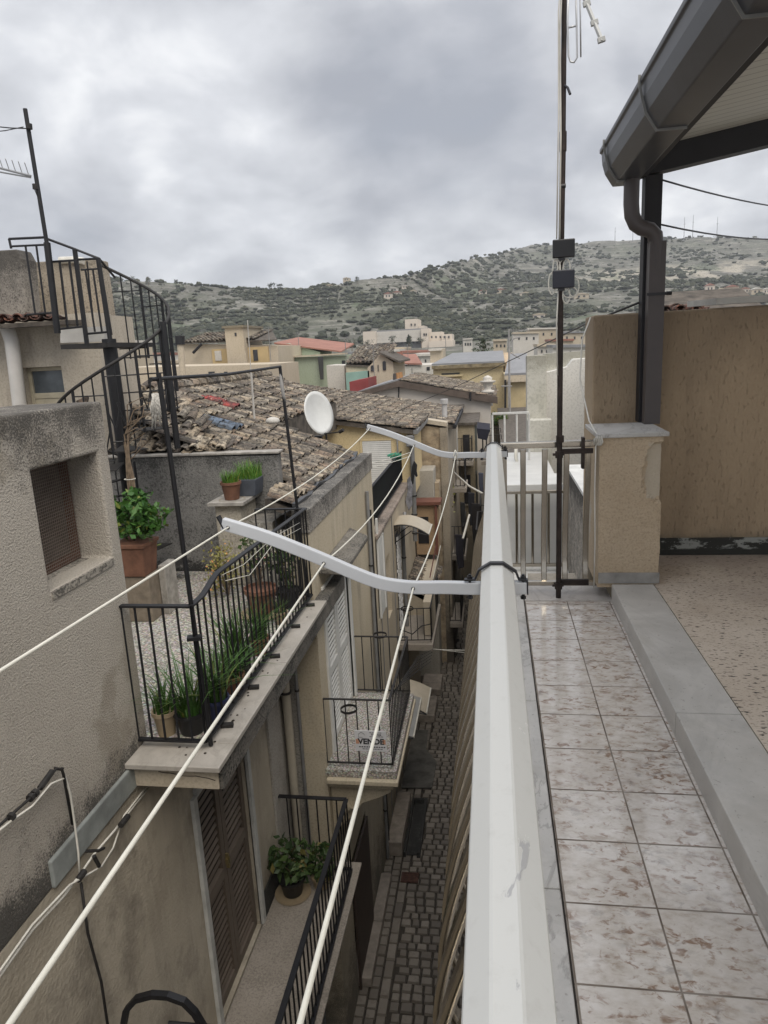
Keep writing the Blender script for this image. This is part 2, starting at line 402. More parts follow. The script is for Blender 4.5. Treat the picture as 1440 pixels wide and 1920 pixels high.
# --- antenna mast
M_rust = simple('rusty_dark_steel', (.035,.024,.02), .65, .3, .45, 14, None, .3, 60)
t = thing('antenna_mast', 'tall rusty black aerial mast strapped to the far return railing with two black boxes', 'mast', (.398, 4.385, 0))
b = G(); b.tube([(.398,4.385,.005),(.402,4.385,2.0),(.41,4.385,2.7)], .0165, 12); b.tube([(.41,4.385,2.68),(.418,4.385,5.2)], .0145, 12)
b.tube([(.4025,4.385,1.0),(.4025,4.385,1.04)], .024, 10); b.tube([(.4095,4.385,2.62),(.41,4.385,2.72)], .0205, 10); b.build('pole', M_rust, t, 'auto')
for z0, z1, x1 in ((.925,.955,.6),(.085,.12,.585)):
    b = G(); b.box(.4, x1, 4.395, 4.42, z0, z1); b.tube([(.36,4.39,z0),(.43,4.39,z0)], .008, 8); b.tube([(.398,4.385,z0-.02),(.398,4.385,z0+.02)], .024, 10)
    b.build('bracket', M_rust, t)
b = G(); b.box(.535, .552, 4.4, 4.46, .83, 1.02); b.build('clip', M_rust, t)
for z0, z1, c in ((2.055, 2.155, (.012,.012,.014)), (1.89, 1.99, (.016,.018,.028))):
    b = G(); b.box(.352, .474, 4.33, 4.362, z0, z1); bx = b.build('junction_box', simple('box_plastic', c, .4), t, False, .006, 2)
    b = G(); b.box(.39, .42, 4.335, 4.357, z0-.014, z0-.0015); b.build('gland', M_blackm, bx)
def loop(cx, z, r, h, n=16): return [(cx+r*math.sin(math.pi*2*k/n), 4.35, z-h*(1-math.cos(math.pi*2*k/n))/2) for k in range(n+1)]
b = G()
for cx, z, r, h in ((.375,2.05,.022,.11),(.368,2.05,.014,.1),(.42,2.05,.03,.09),(.43,2.05,.02,.12),(.35,1.98,.02,.12),(.45,1.895,.04,.06),(.43,1.895,.02,.09),(.47,1.95,.03,.11)): b.tube(loop(cx, z, r, h), .0035, 6)
b.build('cable_loop', M_cable_w, t, True)
b = G(); b.tube([(.392,4.36,2.16),(.395,4.362,2.7),(.388,4.362,3.2),(.404,4.365,3.6),(.404,4.368,5.1)], .005, 6); b.tube([(.375,4.352,2.16),(.383,4.36,2.8),(.38,4.36,3.3),(.398,4.366,3.5)], .004, 6)
b.tube([(.386,4.362,1.88),(.377,4.362,1.7),(.384,4.364,1.4)], .004, 6); b.build('cable', M_cable_w, t, True)
b = G(); b.tube([(.412,4.38,2.95),(.43,4.36,2.93),(.442,4.34,2.89)], .007, 6); b.tube([(.398,4.375,2.44),(.425,4.375,2.44)], .012, 8); b.build('strap', M_blackm, t)
M_alu = simple('dull_aluminium', (.5,.5,.5), .4, .7, .1)
a = t
bm_a = P(1085, -30, y=4.3); bm_b = P(1129, 78, y=4.1)
b = G(); b.bar(bm_a, bm_b, .016, .016)
for s in (.35, .68, .97): q = bm_a.lerp(bm_b, s); b.bar(q-Vector((.018,0,.004)), q+Vector((.018,0,.004)), .02, .024)
b.build('aerial_boom', simple('grey_plastic', (.42,.42,.4), .5), t, False, .002)
q = [P(1066, -60, y=4.3), P(1064, 40, y=4.3), P(1066, 105, y=4.3), P(1070, 116, y=4.3), P(1076, 117, y=4.3), P(1082, 108, y=4.3), P(1081, 40, y=4.3), P(1078, -60, y=4.3)]
b = G(); b.tube(q, .005, 8); b.tube([P(1064,52,y=4.3), P(1082,48,y=4.3)], .005, 6); b.tube([P(1087,-60,y=4.3), P(1089,107,y=4.3)], .004, 6); b.build('dipole', M_alu, t, True)

# --- beige pillar with marble cap
t = thing('pillar', 'stocky beige plaster pillar with a marble cap and a broken front corner', 'pillar', (.83, 4.55, 0))
def pillar_mesh():
    g = G(); bm_pts = []
    nx, nz = 26, 60; x0, x1, y0, y1, z0, z1 = .632, 1.005, 4.36, 4.78, .085, 1.02
    rs = random.Random(3); vs = []; fs = []
    # front face as a grid so the chipped corner can be carved
    def chip(x, z):
        d = 0
        if x > .93:
            e = (x-.93)/.075; d = (.006+.010*abs(MNz.noise(Vector((z*7, 3.1, 0))))+.006*abs(MNz.noise(Vector((z*23, 1, 0)))))*e*e
        w = .085+.03*MNz.noise(Vector((z*9, 0, 5)))
        if .62 < z < .985 and x > 1.005-w*math.sin(math.pi*(z-.62)/.365)**.4-.03: d += .026
        c = ((x-.93)/.07)**2+((z-.53)/.07)**2
        if c < 1: d -= .008*(1-c)
        return d+.002*MNz.noise(Vector((x*20, z*20, 0)))
    for j in range(nz+1):
        for i in range(nx+1):
            x = x0+(x1-x0)*i/nx; z = z0+(z1-z0)*j/nz; d = chip(x, z)
            vs.append((x-(d*.9 if i == nx else 0), y0+d+rs.uniform(-.001,.001), z))
    W = nx+1
    for j in range(nz):
        for i in range(nx): fs.append((j*W+i, j*W+i+1, (j+1)*W+i+1, (j+1)*W+i))
    k0 = len(vs)
    for j in range(nz+1): z = z0+(z1-z0)*j/nz; vs.append((x1, y1, z)); vs.append((x0, y1, z))
    for j in range(nz):
        fs.append((j*W+nx, k0+2*j, k0+2*j+2, (j+1)*W+nx)); fs.append((j*W, (j+1)*W, k0+2*j+3, k0+2*j+1)); fs.append((k0+2*j, k0+2*j+1, k0+2*j+3, k0+2*j+2))
    fs.append(tuple(nz*W+i for i in range(W)) + (k0+2*nz, k0+2*nz+1))
    return g.add(vs, fs)
M_pil = wall('pillar_plaster', (.44,.345,.235), (.5,.405,.29), (.16,.115,.075), None, None, .22, .7, 75, .008, 2.2, .93, 0, ((.47,.43,.36), 2.2, .62))
bc = M_pil.node_tree.nodes['Principled BSDF'].inputs['Base Color']; nn = NT('tmp'); bpy.data.materials.remove(nn.m); nn.m = M_pil; nn.t = M_pil.node_tree; nn._geo = None
px_ = nn.xyz(); e1 = nn.math('ADD', px_[0], nn.math('MULTIPLY', nn.noise(9, 4), .10)); e2 = nn.math('ADD', px_[2], nn.math('MULTIPLY', nn.noise(7, 4), .12)); mk = nn.math('MULTIPLY', nn.step(e1, .955, .962), nn.step(e2, .70, .708)); mk = nn.math('MULTIPLY', mk, nn.step(px_[2], .99, .97))
src = bc.links[0].from_socket; M_pil.node_tree.links.new(nn.mix(mk, src, (.46,.40,.31)), bc)
pillar_mesh().build('shaft', M_pil, t)
b = G(); b.box(.637, 1.0, 4.352, 4.359, .112, .18); b.build('skirting', simple('grey_cement', (.3,.29,.27), .85, 0, .2, 8, None, .3), t)
b = G(); b.box(.612, 1.025, 4.345, 4.9, 1.021, 1.047); b.build('cap', M_strip, t, False, .004)
b = G(); cyl = [(.638,4.37,1.0),(.628,4.352,.97),(.626,4.35,.7),(.632,4.345,.4),(.63,4.345,.09)]
b.tube([Vector(c)+Vector((-.02,0,0)) for c in cyl], .004, 6); b.tube([(.655,5.02,1.74),(.6,5.0,1.6),(.575,4.9,1.35),(.60,4.6,1.1),(.622,4.35,1.03),(.615,4.34,1.0)], .005, 6)
for r in range(3): b.tube([(.60+.012*r,4.345,.985),(.598+.012*r,4.335,1.02),(.612+.012*r,4.34,1.035),(.622+.012*r,4.345,1.0),(.61+.012*r,4.34,.98)], .006, 6)
tag(b.build('white_cable', M_cable_w, None, True), 'white cable looping down the left edge of the beige pillar to the balcony floor', 'cable')

# --- boundary wall
t = thing('boundary_wall', 'tall brown combed-plaster wall closing the covered terrace behind the pillar', 'wall', (2, 5.3, 0))
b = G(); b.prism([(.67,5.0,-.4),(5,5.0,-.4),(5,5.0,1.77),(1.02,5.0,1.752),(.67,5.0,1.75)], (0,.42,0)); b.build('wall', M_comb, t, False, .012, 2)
n = NT('peeling_skirting'); k = n.step(n.noise(5, 7, .75, n.pos((1, 1, 3))), .5, .54); zz = n.step(n.math('ADD', n.xyz()[2], n.math('MULTIPLY', n.noise(9, 4), .04)), .165, .175)
M_skirt = n.out(n.mix(n.math('MULTIPLY', zz, k), (.028,.028,.024), (.27,.28,.26)), .85, 0, k, .4, .003)
b = G(); b.box(1.0, 5, 4.975, 4.999, .1055, .225); b.build('skirting', M_skirt, t, False, .004)
M_metal_sheet = simple('pale_metal_sheet', (.42,.41,.38), .5, .2, .1)
b = G(); b.prism([(1.42,4.96,1.772),(5,4.96,1.79),(5,4.96,1.83),(1.42,4.96,1.812)], (0,.7,.02)); b.build('coping', M_metal_sheet, t)
# --- canopy
M_gut = simple('grey_painted_gutter', (.043,.045,.052), .38, 0, .12, 4, None, .03)
M_dark = simple('dark_brown_steel', (.009,.008,.010), .6, 0, .2, 6)
M_pipe = simple('brown_grey_pipe', (.062,.052,.050), .45, 0, .08, 4, None, .03)
n = NT('slatted_soffit'); yy = n.math('FRACT', n.math('MULTIPLY', n.xyz()[1], 11)); gr = n.step(n.math('ABSOLUTE', n.math('SUBTRACT', yy, .5)), .44, .49)
M_soff = n.out(n.mix(gr, (.50,.49,.43), (.2,.19,.165)), .55, 0, gr, .6, .004)
t = thing('canopy', 'dark steel terrace canopy with grey gutter, pale slatted soffit and brown post', 'canopy', (1.0, 4.9, 1.05))
b = G(); b.box(.950, 1.052, 4.875, 4.985, 1.0475, 2.56); b.build('post', M_dark, t, False, .004)
sl = .155
b = G(); b.prism([(.93,4.86,2.555),(5,4.86,2.555+sl*4.07),(5,4.86,2.70+sl*4.07),(.93,4.86,2.70)], (0,.12,0)); b.build('beam', M_dark, t, False, .004)
b = G(); b.prism([(.86,4.99,2.70+sl*-.07),(5,4.99,2.70+sl*4.07),(5,4.99,2.78+sl*4.07),(.86,4.99,2.78+sl*-.07)], (0,-7,0)); rp = b.build('roof_panel', M_soff, t)
b = G(); b.prism([(.84,5.0,2.784+sl*-.09),(5,5.0,2.784+sl*4.07),(5,5.0,2.8+sl*4.07),(.84,5.0,2.8+sl*-.09)], (0,-7,0)); b.build('roof_sheet', M_dark, t)
b = G(); b.box(.905, .955, -2, 4.86, 2.55, 2.69); b.build('fascia', M_dark, t)
gp = [(.905,2.525),(.77,2.525),(.722,2.60),(.705,2.66),(.70,2.72),(.688,2.722),(.688,2.75),(.905,2.75)]
b = G(); b.prism([(x, 4.98, z) for x, z in gp], (0,-7,0)); b.build('gutter', M_gut, t, False, .006, 2)
M_strap = simple('strap_metal', (.2,.2,.19), .4, .3)
for y in (4.78, 3.72, 2.55, 1.3):
    b = G(); b.sweep([(.685,y,2.756),(.684,y,2.72),(.700,y,2.655),(.716,y,2.597),(.765,y,2.519),(.90,y,2.519)], [(-.006,-.003),(.006,-.003),(.006,.003),(-.006,.003)], (0,1,0)); b.build('gutter_bracket', M_strap, t)
b = G(); b.box(.966, 1.062, 4.765, 4.852, 1.048, 2.16); dp = [Vector(q) for q in ((.855,4.80,2.53),(.855,4.80,2.39),(.862,4.80,2.32),(.885,4.80,2.27),(.92,4.80,2.245),(.97,4.80,2.23),(1.0,4.80,2.2),(1.012,4.805,2.12),(1.014,4.808,2.0))]
pr = [(.046*math.cos(2*math.pi*k/16+.2), .046*math.sin(2*math.pi*k/16+.2)) for k in range(16)]
b.sweep(dp, pr, (0,1,0)); b.build('downpipe', M_pipe, t, 'auto')
b = G(); b.box(.955, 1.074, 4.756, 4.764, 1.842, 1.858); b.box(1.0625, 1.072, 4.757, 4.875, 1.842, 1.858); b.tube([(1.07,4.755,1.85),(1.10,4.755,1.85)], .012, 8); b.build('pipe_clamp', M_blackm, t)
# --- overhead cables near the canopy
def cable(pts, r, mat, label, sag=0, n=12, name='cable', cat='cable'):
    pts = [Vector(p) for p in pts]
    if len(pts) == 2 and sag:
        a, c = pts; pts = [a.lerp(c, k/n)-Vector((0,0,sag*4*(k/n)*(1-k/n))) for k in range(n+1)]
    b = G(); b.tube(pts, r, 5); return tag(b.build(name, mat, None, True), label, cat)
cable([P(1237,336,y=4.92), P(1560,395,y=9)], .006, M_cable_b, 'upper thin black wire leaving the canopy post to the right', .05)
cable([P(1235,420,y=4.92), P(1560,436,y=9)], .006, M_cable_b, 'lower thin black wire leaving the canopy post to the right', .08)
cable([P(1197,568,y=4.9), P(1100,607,y=7), P(1000,655,y=12), P(855,725,y=17), P(752,768,y=19), P(700,800,y=20)], .008, M_cable_b, 'long black wire sagging from the canopy post down over the alley roofs')
# ================================================================ near house on the left (terrace house)
M_near = wall('rough_grey_render', (.44,.398,.34), (.51,.467,.405), (.045,.042,.038), (.72, 1.5, .85), (-.72, -1.22, .9), .14, 1.0, 80, .02, .9, .93, .05, ((.37,.33,.27), .75, .58))
def smooth_patch():
    n = NT('worn_lower_render'); z = n.xyz()[2]
    big = n.noise(.9, 6, .65); fine = n.noise(38, 4)
    c = n.mix(n.step(big, .4, .6), (.37,.325,.255), (.46,.41,.33))
    c = n.mix(n.math('MULTIPLY', n.step(n.noise(1.1, 6, .68, n.pos((1,1,.8))), .52, .68), .75), c, (.12,.105,.085))
    st = n.step(n.noise(1, 5, .6, n.pos((4,4,.35))), .5, .72); c = n.mix(n.math('MULTIPLY', st, .4), c, (.16,.14,.11))
    return n.out(c, .93, 0, fine, .7, .01)
M_lower = smooth_patch()
M_cement = simple('grey_green_cement', (.23,.245,.235), .85, 0, .2, 5, None, .3)
M_slab = marble('worn_marble_slab', (.42,.39,.35), (.25,.23,.2), 4, .4)
M_rustred = simple('rusty_red_frame', (.13,.05,.03), .8, 0, .3, 25)
def mesh_mat():
    n = NT('dusty_glass'); k = n.noise(6, 4)
    return n.out(n.ramp(k, [(.3, (.035,.022,.016)), (.7, (.10,.085,.075))]), .35)
M_pane = mesh_mat()
M_mossy = wall('black_mossy_plaster', (.15,.147,.14), (.25,.243,.23), (.022,.022,.021), (.05, .6, .75), (-.75, -1.05, .95), .5, .9, 45, .012, 1.4, .95, .55)
M_cap = simple('grey_stone_cap', (.33,.31,.28), .85, 0, .25, 9, None, .3)

t = thing('terrace_house', 'grey rough-rendered house at the left edge with a mesh-covered window and a railed roof terrace', 'house', (-2.5, 4, -7.3))
house_a = t
b = G(); b.wallbox('x', -3.1, -2.5, -9, 4.32, -1.28, 1.365, [(3.51,4.19,.35,1.05)]); b.build('wall', M_near, t, False, .02, 3)
b = G(); b.wallbox('x', -3.1, -2.505, -9, 7.4, -7.4, -1.282, [(4.9,6.06,-4.28,-1.95)]); b.build('lower_wall', M_lower, t)
b = G(); b.box(-9, -3.1, 3.9, 4.32, -1.3, 1.34); b.build('side_wall', M_near, t)
b = G(); b.box(-2.515, -2.478, 3.10, 4.06, -1.275, -1.10); b.build('cement_band', M_cement, t, False, .01)
w = G(); w.box(-2.78, -2.72, 3.515, 4.185, .352, .40); w.box(-2.78, -2.72, 3.515, 4.185, 1.0, 1.048); w.box(-2.78, -2.72, 3.515, 3.565, .402, .998); w.box(-2.78, -2.72, 4.135, 4.185, .402, .998)
w = w.build('window', M_rustred, t, False, .004)
b = G(); b.box(-2.77, -2.755, 3.566, 4.134, .401, .999); b.build('pane', M_pane, w)
b = G()
k = 3.53
while k < 4.18: b.box(-2.716, -2.713, k, k+.0035, .36, 1.045); k += .02
k = .365
while k < 1.045: b.box(-2.7125, -2.7095, 3.52, 4.18, k, k+.0035); k += .02
b.build('wire_mesh', simple('galvanised_wire', (.22,.18,.15), .6, .3), w)
b = G(); b.prism([(-2.72,3.512,.352),(-2.492,3.512,.345),(-2.492,3.512,.30),(-2.4985,3.512,.30),(-2.72,3.512,.34)], (0,.676,0)); b.build('window_sill', wall('stained_stone_sill', (.25,.23,.2), (.36,.33,.28), (.05,.045,.04), None, None, .3, .8, 40, .01, 6, .95, .8), t)
# terrace slab
b = G(); b.box(-6.2, -1.85, 4.07, 8.22, -1.27, -1.0905); b.build('terrace_slab', wall('mossy_slab_edge', (.09,.085,.075), (.17,.155,.135), (.015,.0145,.014), None, None, .7, .9, 40, .01, 6, .95, .9), t)
b = G(); b.box(-2.49, -1.875, 4.05, 4.069, -1.262, -1.091); b.build('slab_front', wall('cream_cracked_plaster', (.42,.36,.27), (.48,.42,.33), (.08,.07,.06), None, None, .2, .4, 40, .004), t, False, .006)
g = G(); rsd = random.Random(4); q = [Vector((-2.30+.045*k, 4.046, -1.135-.05*(k/9)+rsd.uniform(-.008,.008))) for k in range(10)]; g.tube(q, .0022, 4); g.build('crack', M_grout, t)
b = G(); b.box(-2.52, -1.83, 3.98, 4.28, -1.09, -1.05); b.box(-2.1, -1.83, 4.2815, 5.6, -1.09, -1.05); b.box(-2.1, -1.83, 5.6025, 7.18, -1.09, -1.05); b.build('slab_edging', M_slab, t, False, .006)
def gravel():
    n = NT('pebbled_paving'); v = n.voro(42); w = n.noise(2.2, 5, .65); r = n.voro(42, None, 'F1', 1)
    c = n.mix(n.step(v, .3, .62), n.mix(.75, r, (.52,.49,.44)), (.09,.082,.072))
    c = n.mix(.45, c, n.ramp(n.noise(40, 3), [(.38, (.17,.155,.135)), (.58, (.52,.49,.44))])); c = n.mix(n.math('MULTIPLY', n.step(w, .5, .7), .45), c, (.17,.13,.09))
    return n.out(c, .9, 0, v, .6, .006)
M_gravel = gravel()
b = G(); b.box(-6.2, -2.1, 4.285, 8.22, -1.053, -1.046); b.build('terrace_floor', M_gravel, t)
# door to the lower balcony
n = NT('brown_louvre_paint'); M_lou = n.out(n.mix(n.math('MULTIPLY', n.noise(7, 5), .5), n.ramp(n.rnd(), [(0,(.085,.066,.052)),(.5,(.12,.095,.075)),(1,(.155,.125,.10))]), (.09,.07,.055)), .6)
def shutter_leaf(g, x, y0, y1, z0, z1, d=.03, pitch=.05, rail=.06, mids=(), louv=.22, axis='x', s=1):
    """louvred leaf lying in a plane x = const (axis x) or y = const"""
    def bx(a0, a1, u0, u1, c0, c1):
        if axis == 'x': g.box(min(a0,a1), max(a0,a1), u0, u1, c0, c1)
        else: g.box(u0, u1, min(a0,a1), max(a0,a1), c0, c1)
    bx(x, x+s*d, y0, y0+rail, z0, z1); bx(x, x+s*d, y1-rail, y1, z0, z1)
    cuts = [z0, *[m for m in mids], z1]
    for i, c in enumerate(cuts):
        a = c if i == 0 else (c-rail*.7 if i < len(cuts)-1 else c-rail*1.2); e = c+rail*1.2 if i == 0 else (c+rail*.7 if i < len(cuts)-1 else c)
        bx(x, x+s*d, y0+rail, y1-rail, a, e)
    z = z0+rail*1.2+.01
    while z < z1-rail*1.3:
        if all(abs(z-m) > rail*.75 for m in mids):
            c = (x+s*d*.5, (y0+y1)/2, z+pitch/2); hw = (y1-y0)/2-rail; pv = pitch*louv
            if axis == 'x': g.obox(c, (abs(d)*.14, 0, -pv), (0, hw, 0), (.004, 0, .004))
            else: g.obox((c[1], c[0], c[2]), (hw, 0, 0), (0, s*d*.48, -pv), (0, .004, .004))
        z += pitch
d = G(); d.box(-2.52, -2.47, 4.83, 4.90, -4.28, -1.93); d.box(-2.52, -2.47, 6.06, 6.13, -4.28, -1.93); d.box(-2.52, -2.47, 4.902, 6.058, -1.95, -1.88)
d = d.build('door', simple('white_door_surround', (.42,.42,.4), .7, 0, .15, 7), t, False, .004)
for y0, y1 in ((4.905, 5.475), (5.485, 6.055)):
    g = G(); shutter_leaf(g, -2.60, y0, y1, -4.27, -1.96, .05, .078, .075, (-3.1,)); g.build('shutter_leaf', M_lou, d)
b = G(); b.box(-2.552, -2.52, 5.455, 5.505, -3.05, -3.0); b.box(-2.56, -2.52, 5.47, 5.49, -3.1, -2.95); b.build('handle', simple('brass', (.3,.24,.12), .4, .6), d)
b = G(); b.box(-2.78, -2.74, 4.9, 6.06, -4.28, -1.95); b.build('door_back', simple('dark_interior', (.02,.018,.016), .9), d)
# lower balcony
M_conc = wall('stained_concrete_floor', (.25,.22,.185), (.31,.275,.235), (.07,.06,.05), None, None, 0, .7, 60, .006, 2.5, .9, .3)
b = G(); b.box(-2.5, -1.66, 3.2, 7.0, -4.45, -4.29); b.box(-2.48, -1.6, 3.15, 7.05, -4.29, -4.26); b.build('balcony_slab', M_conc, t, False, .008)
b = G(); b.box(-2.51, -2.485, 6.15, 7.4, -4.28, -4.0); b.build('skirting', M_mossy, t)
# joint line and pilaster strip right of the brown door
b = G(); b.box(-2.503, -2.478, 6.75, 7.3, -7.3, -1.255); b.build('pilaster', wall('pale_render', (.36,.335,.3), (.41,.385,.35), (.06,.055,.05), None, None, .6, .6, 40, .006, 1.5, .93, .2), t)
# terrace back wall and low wall with cap
t2 = thing('mossy_wall', 'low grey terrace wall blackened by moss in front of the big tiled roof', 'wall', (-4, 8.3, -1.05))
b = G(); b.prism([(-6.2,8.23,-1.06),(-2.58,8.23,-1.06),(-2.58,8.23,.42),(-6.2,8.23,.47)], (0,.16,0)); b.build('wall', M_mossy, t2, False, .015, 2)
b = G(); b.box(-6.2, -2.56, 8.215, 8.41, .44, .468); b.build('top', M_cap, t2, False, .006)
M_pier = wall('cream_mossy_pier', (.42,.38,.31), (.48,.44,.37), (.05,.047,.042), (-.05, -.5, .15), None, .5, .8, 40, .01, 1.2, .93, .35)
t2 = thing('stone_pier', 'cream plaster pier with grey stone cap carrying flower pots at the terrace end', 'pier', (-3.05, 7.8, -1.05))
b = G(); b.box(-3.21, -2.9, 7.66, 8.228, -1.05, -.062); b.build('shaft', M_pier, t2, False, .02, 2)
b = G(); b.box(-3.26, -2.83, 7.58, 8.226, -.06, -.022); b.box(-2.99, -2.83, 8.2265, 8.229, -.06, -.022); b.build('cap', M_cap, t2, False, .006)
M_low = wall('weathered_side_wall', (.3,.28,.25), (.36,.34,.3), (.04,.038,.035), (-.6, .2, .7), None, .7, .8, 35, .01, 1.2, .93, .4)
b = G(); b.box(-2.9, -2.56, 7.75, 8.22, -1.05, -.3); b.build('side_wall', M_low, t2)
# --- terrace railing
def rail_seg(t, pts, z0, spacing, mat, first, r=.009, skip=()):
    """balusters between consecutive points of a plan path; z function on the top"""
    pass
M_iron = simple('black_wrought_iron', (.006,.006,.008), .55, .0, .3, 15)
M_iron2 = simple('worn_black_iron', (.018,.016,.015), .7, .0, .4, 12)
def railing(name, label, segs, z0, z1, sp, mat, r=.009, rw=.035, rh=.014, hfun=None, extra=None, bot=True, group=None):
    a0 = Vector((*segs[0][0], z0)); t = thing(name, label, 'railing', a0, group)
    zt = hfun or (lambda x, y: z1)
    b = G(); bb = G(); proto = {}
    for (xa, ya), (xb, yb_) in segs:
        n = max(2, int(math.hypot(xb-xa, yb_-ya)/.06)); pts = [Vector((xa+(xb-xa)*k/n, ya+(yb_-ya)*k/n, 0)) for k in range(n+1)]
        for p in pts: p.z = zt(p.x, p.y)
        b.sweep(pts if hfun else [pts[0], pts[-1]], [(-rw/2,-rh/2),(rw/2,-rh/2),(rw/2,rh/2),(-rw/2,rh/2)])
        if bot: bb.bar((xa,ya,z0+.06), (xb,yb_,z0+.06), rw*.8, rh)
        L = math.hypot(xb-xa, yb_-ya); m = max(1, round(L/sp))
        for k in range(m+1):
            x = xa+(xb-xa)*k/m; y = ya+(yb_-ya)*k/m; h = round(zt(x, y)-rh/2-z0-(.05 if bot else 0), 2)
            if h not in proto:
                g = G(); g.tube([a0+Vector((0,0,.05 if bot else 0)), a0+Vector((0,0,h+(.05 if bot else 0)))], r, 8)
                o = g.build('baluster', mat, t, 'auto'); proto[h] = o
            else: o = same(proto[h])
            o.location = (x-a0.x, y-a0.y, 0)
    b.build('top_rail', mat, t, False, .002, 1)
    if bot: bb.build('bottom_rail', mat, t)
    return t
def hA(x, y):
    if y <= 4.35: return .005
    s = min(1, (y-4.35)/.36); s = s*s*(3-2*s); return .005+.07*s-.10*max(0, (y-4.75)/2.6)
tr = railing('terrace_railing', 'black iron railing with a kinked handrail round the near roof terrace', [((-2.5,4.2),(-2.0,4.2)), ((-2.0,4.2),(-2.0,7.2)), ((-2.0,7.2),(-2.56,7.2))], -1.05, 0, .107, M_iron, .0085, .045, .016, hA)
for y in (4.5, 5.1, 5.7, 6.4, 7.0):
    g = G(); g.obox((-1.965,y,-1.035), (.045,.008,0), (-.006,.022,0), (0,0,.012)); g.build('fixing', M_iron2, tr)
g = G(); g.obox((-2.0,4.2,-.22), (.045,.01,0), (-.01,.03,0), (0,0,.012)); g.build('clamp', M_iron, tr)
rsd = random.Random(17); g = G()
for k in range(26):
    y = rsd.choice([rsd.uniform(4.1,4.3), rsd.uniform(4.3,5.2), rsd.uniform(5,7)]); x = -1.98+rsd.uniform(-.02,.06) if y > 4.3 else rsd.uniform(-2.35,-1.98); r_ = rsd.uniform(.005,.013); g.lathe((x,y,-1.05), [(.001,.0),(r_,.002),(r_*.8,r_*.5),(.002,r_*.7)], 6)
tag(g.build('leaf_litter', simple('dark_litter', (.03,.024,.018), .95), None), 'dark leaf litter gathered along the foot of the near terrace railing', 'litter', None, 'stuff')
# --- pergola frame: two poles and a top bar
t2 = thing('pergola_frame', 'thin black pipe frame of tall poles and top bar above the near terrace railing', 'frame', (-2.03, 4.2, -1.05))
g = G(); g.tube([(-1.985,4.235,-1.04),(-2.03,4.2,1.53)], .0165, 10); g.build('pole', M_iron, t2, 'auto')
g = G(); g.tube([(-2.05,7.23,-1.04),(-2.15,7.2,1.48)], .0165, 10); g.build('pole', M_iron, t2, 'auto')
g = G(); g.tube([(-2.035,4.1,1.495),(-2.08,5.5,1.47),(-2.15,7.22,1.482)], .013, 10); g.build('top_bar', M_iron, t2, 'auto')
g = G(); g.tube([(-2.15,7.2,1.45),(-2.145,7.19,1.3),(-2.13,7.18,1.18),(-2.12,7.2,1.12)], [.01,.02,.016,.006], 7); g.build('tape', simple('grey_rag', (.3,.29,.28), .9), t2, True)
cable([(-1.99,4.75,.04),(-1.985,5.2,-.02),(-1.985,6,-.01),(-1.985,6.9,-.1)], .003, M_cable_w, 'upper thin wire slung along the outside of the near terrace railing')
cable([(-1.985,4.8,-.02),(-1.98,5.3,-.14),(-1.98,6,-.06),(-1.98,6.9,-.16)], .003, M_cable_w, 'lower thin wire slung along the outside of the near terrace railing')

# ---------------------------------------------------------------- plants
def leaf_mat(name, c, c2, back=None):
    n = NT(name); c_ = n.mix(n.rnd(), c, c2); c_ = n.mix(n.step(n.rnd(), .90, .93), c_, (c2[0]*2.2, c2[1]*1.15, c2[2]*1.3)); c_ = n.mix(n.math('MULTIPLY', n.noise(30, 3), .4), c_, tuple(x*.5 for x in c))
    return n.out(c_, .5, 0, None, spec=.35)
M_grass = leaf_mat('grass_blades', (.03,.085,.015), (.075,.15,.03)); M_grassb = leaf_mat('bright_grass', (.07,.19,.02), (.13,.26,.04))
M_bush = leaf_mat('bush_leaves', (.025,.085,.014), (.075,.17,.03)); M_yel = leaf_mat('yellow_leaves', (.20,.19,.05), (.36,.33,.12)); M_dim = leaf_mat('dark_leaves', (.03,.06,.02), (.07,.11,.03))
M_white_fl = leaf_mat('pale_blossom', (.3,.3,.22), (.42,.42,.34)); M_stem = simple('woody_stem', (.17,.125,.085), .9, 0, .3, 20)
M_terra = simple('terracotta', (.175,.082,.05), .8, 0, .22, 9, None, .15); M_soil = simple('soil', (.035,.026,.02), .95, 0, .3, 30)
M_potblack = simple('black_plastic_pot', (.012,.012,.013), .45); M_potblue = simple('blue_plastic_pot', (.02,.026,.075), .4); M_potcream = simple('cream_pot', (.30,.235,.15), .7); M_potgrey = simple('grey_blue_pot', (.075,.085,.105), .6)
def blade(g, p, h, lean, az, w=.007):
    d = Vector((math.cos(az), math.sin(az), 0)); s = Vector((-d.y, d.x, 0)); vs = []; n = 4
    for k in range(n+1):
        q = k/n; c = Vector(p)+d*lean*q*q*h+Vector((0,0,h*(q-.25*lean*q*q))); ww = w*(1-q*q)*.9+.0006
        vs += [c-s*ww, c+s*ww]
    g.add(vs, [(2*k, 2*k+1, 2*k+3, 2*k+2) for k in range(n)])
def leafcard(g, c, r, rs, up=.5):
    nrm = Vector((rs.gauss(0,1), rs.gauss(0,1), rs.gauss(up,.8))).normalized(); u = nrm.orthogonal().normalized(); u.rotate(Matrix.Rotation(rs.uniform(0, 6.28), 3, nrm)); v = nrm.cross(u)
    c = Vector(c); g.add([c-u*r, c-u*.2*r+v*r*.55, c+u*r+nrm*r*.12, c-u*.2*r-v*r*.55], [(0,1,2,3)])
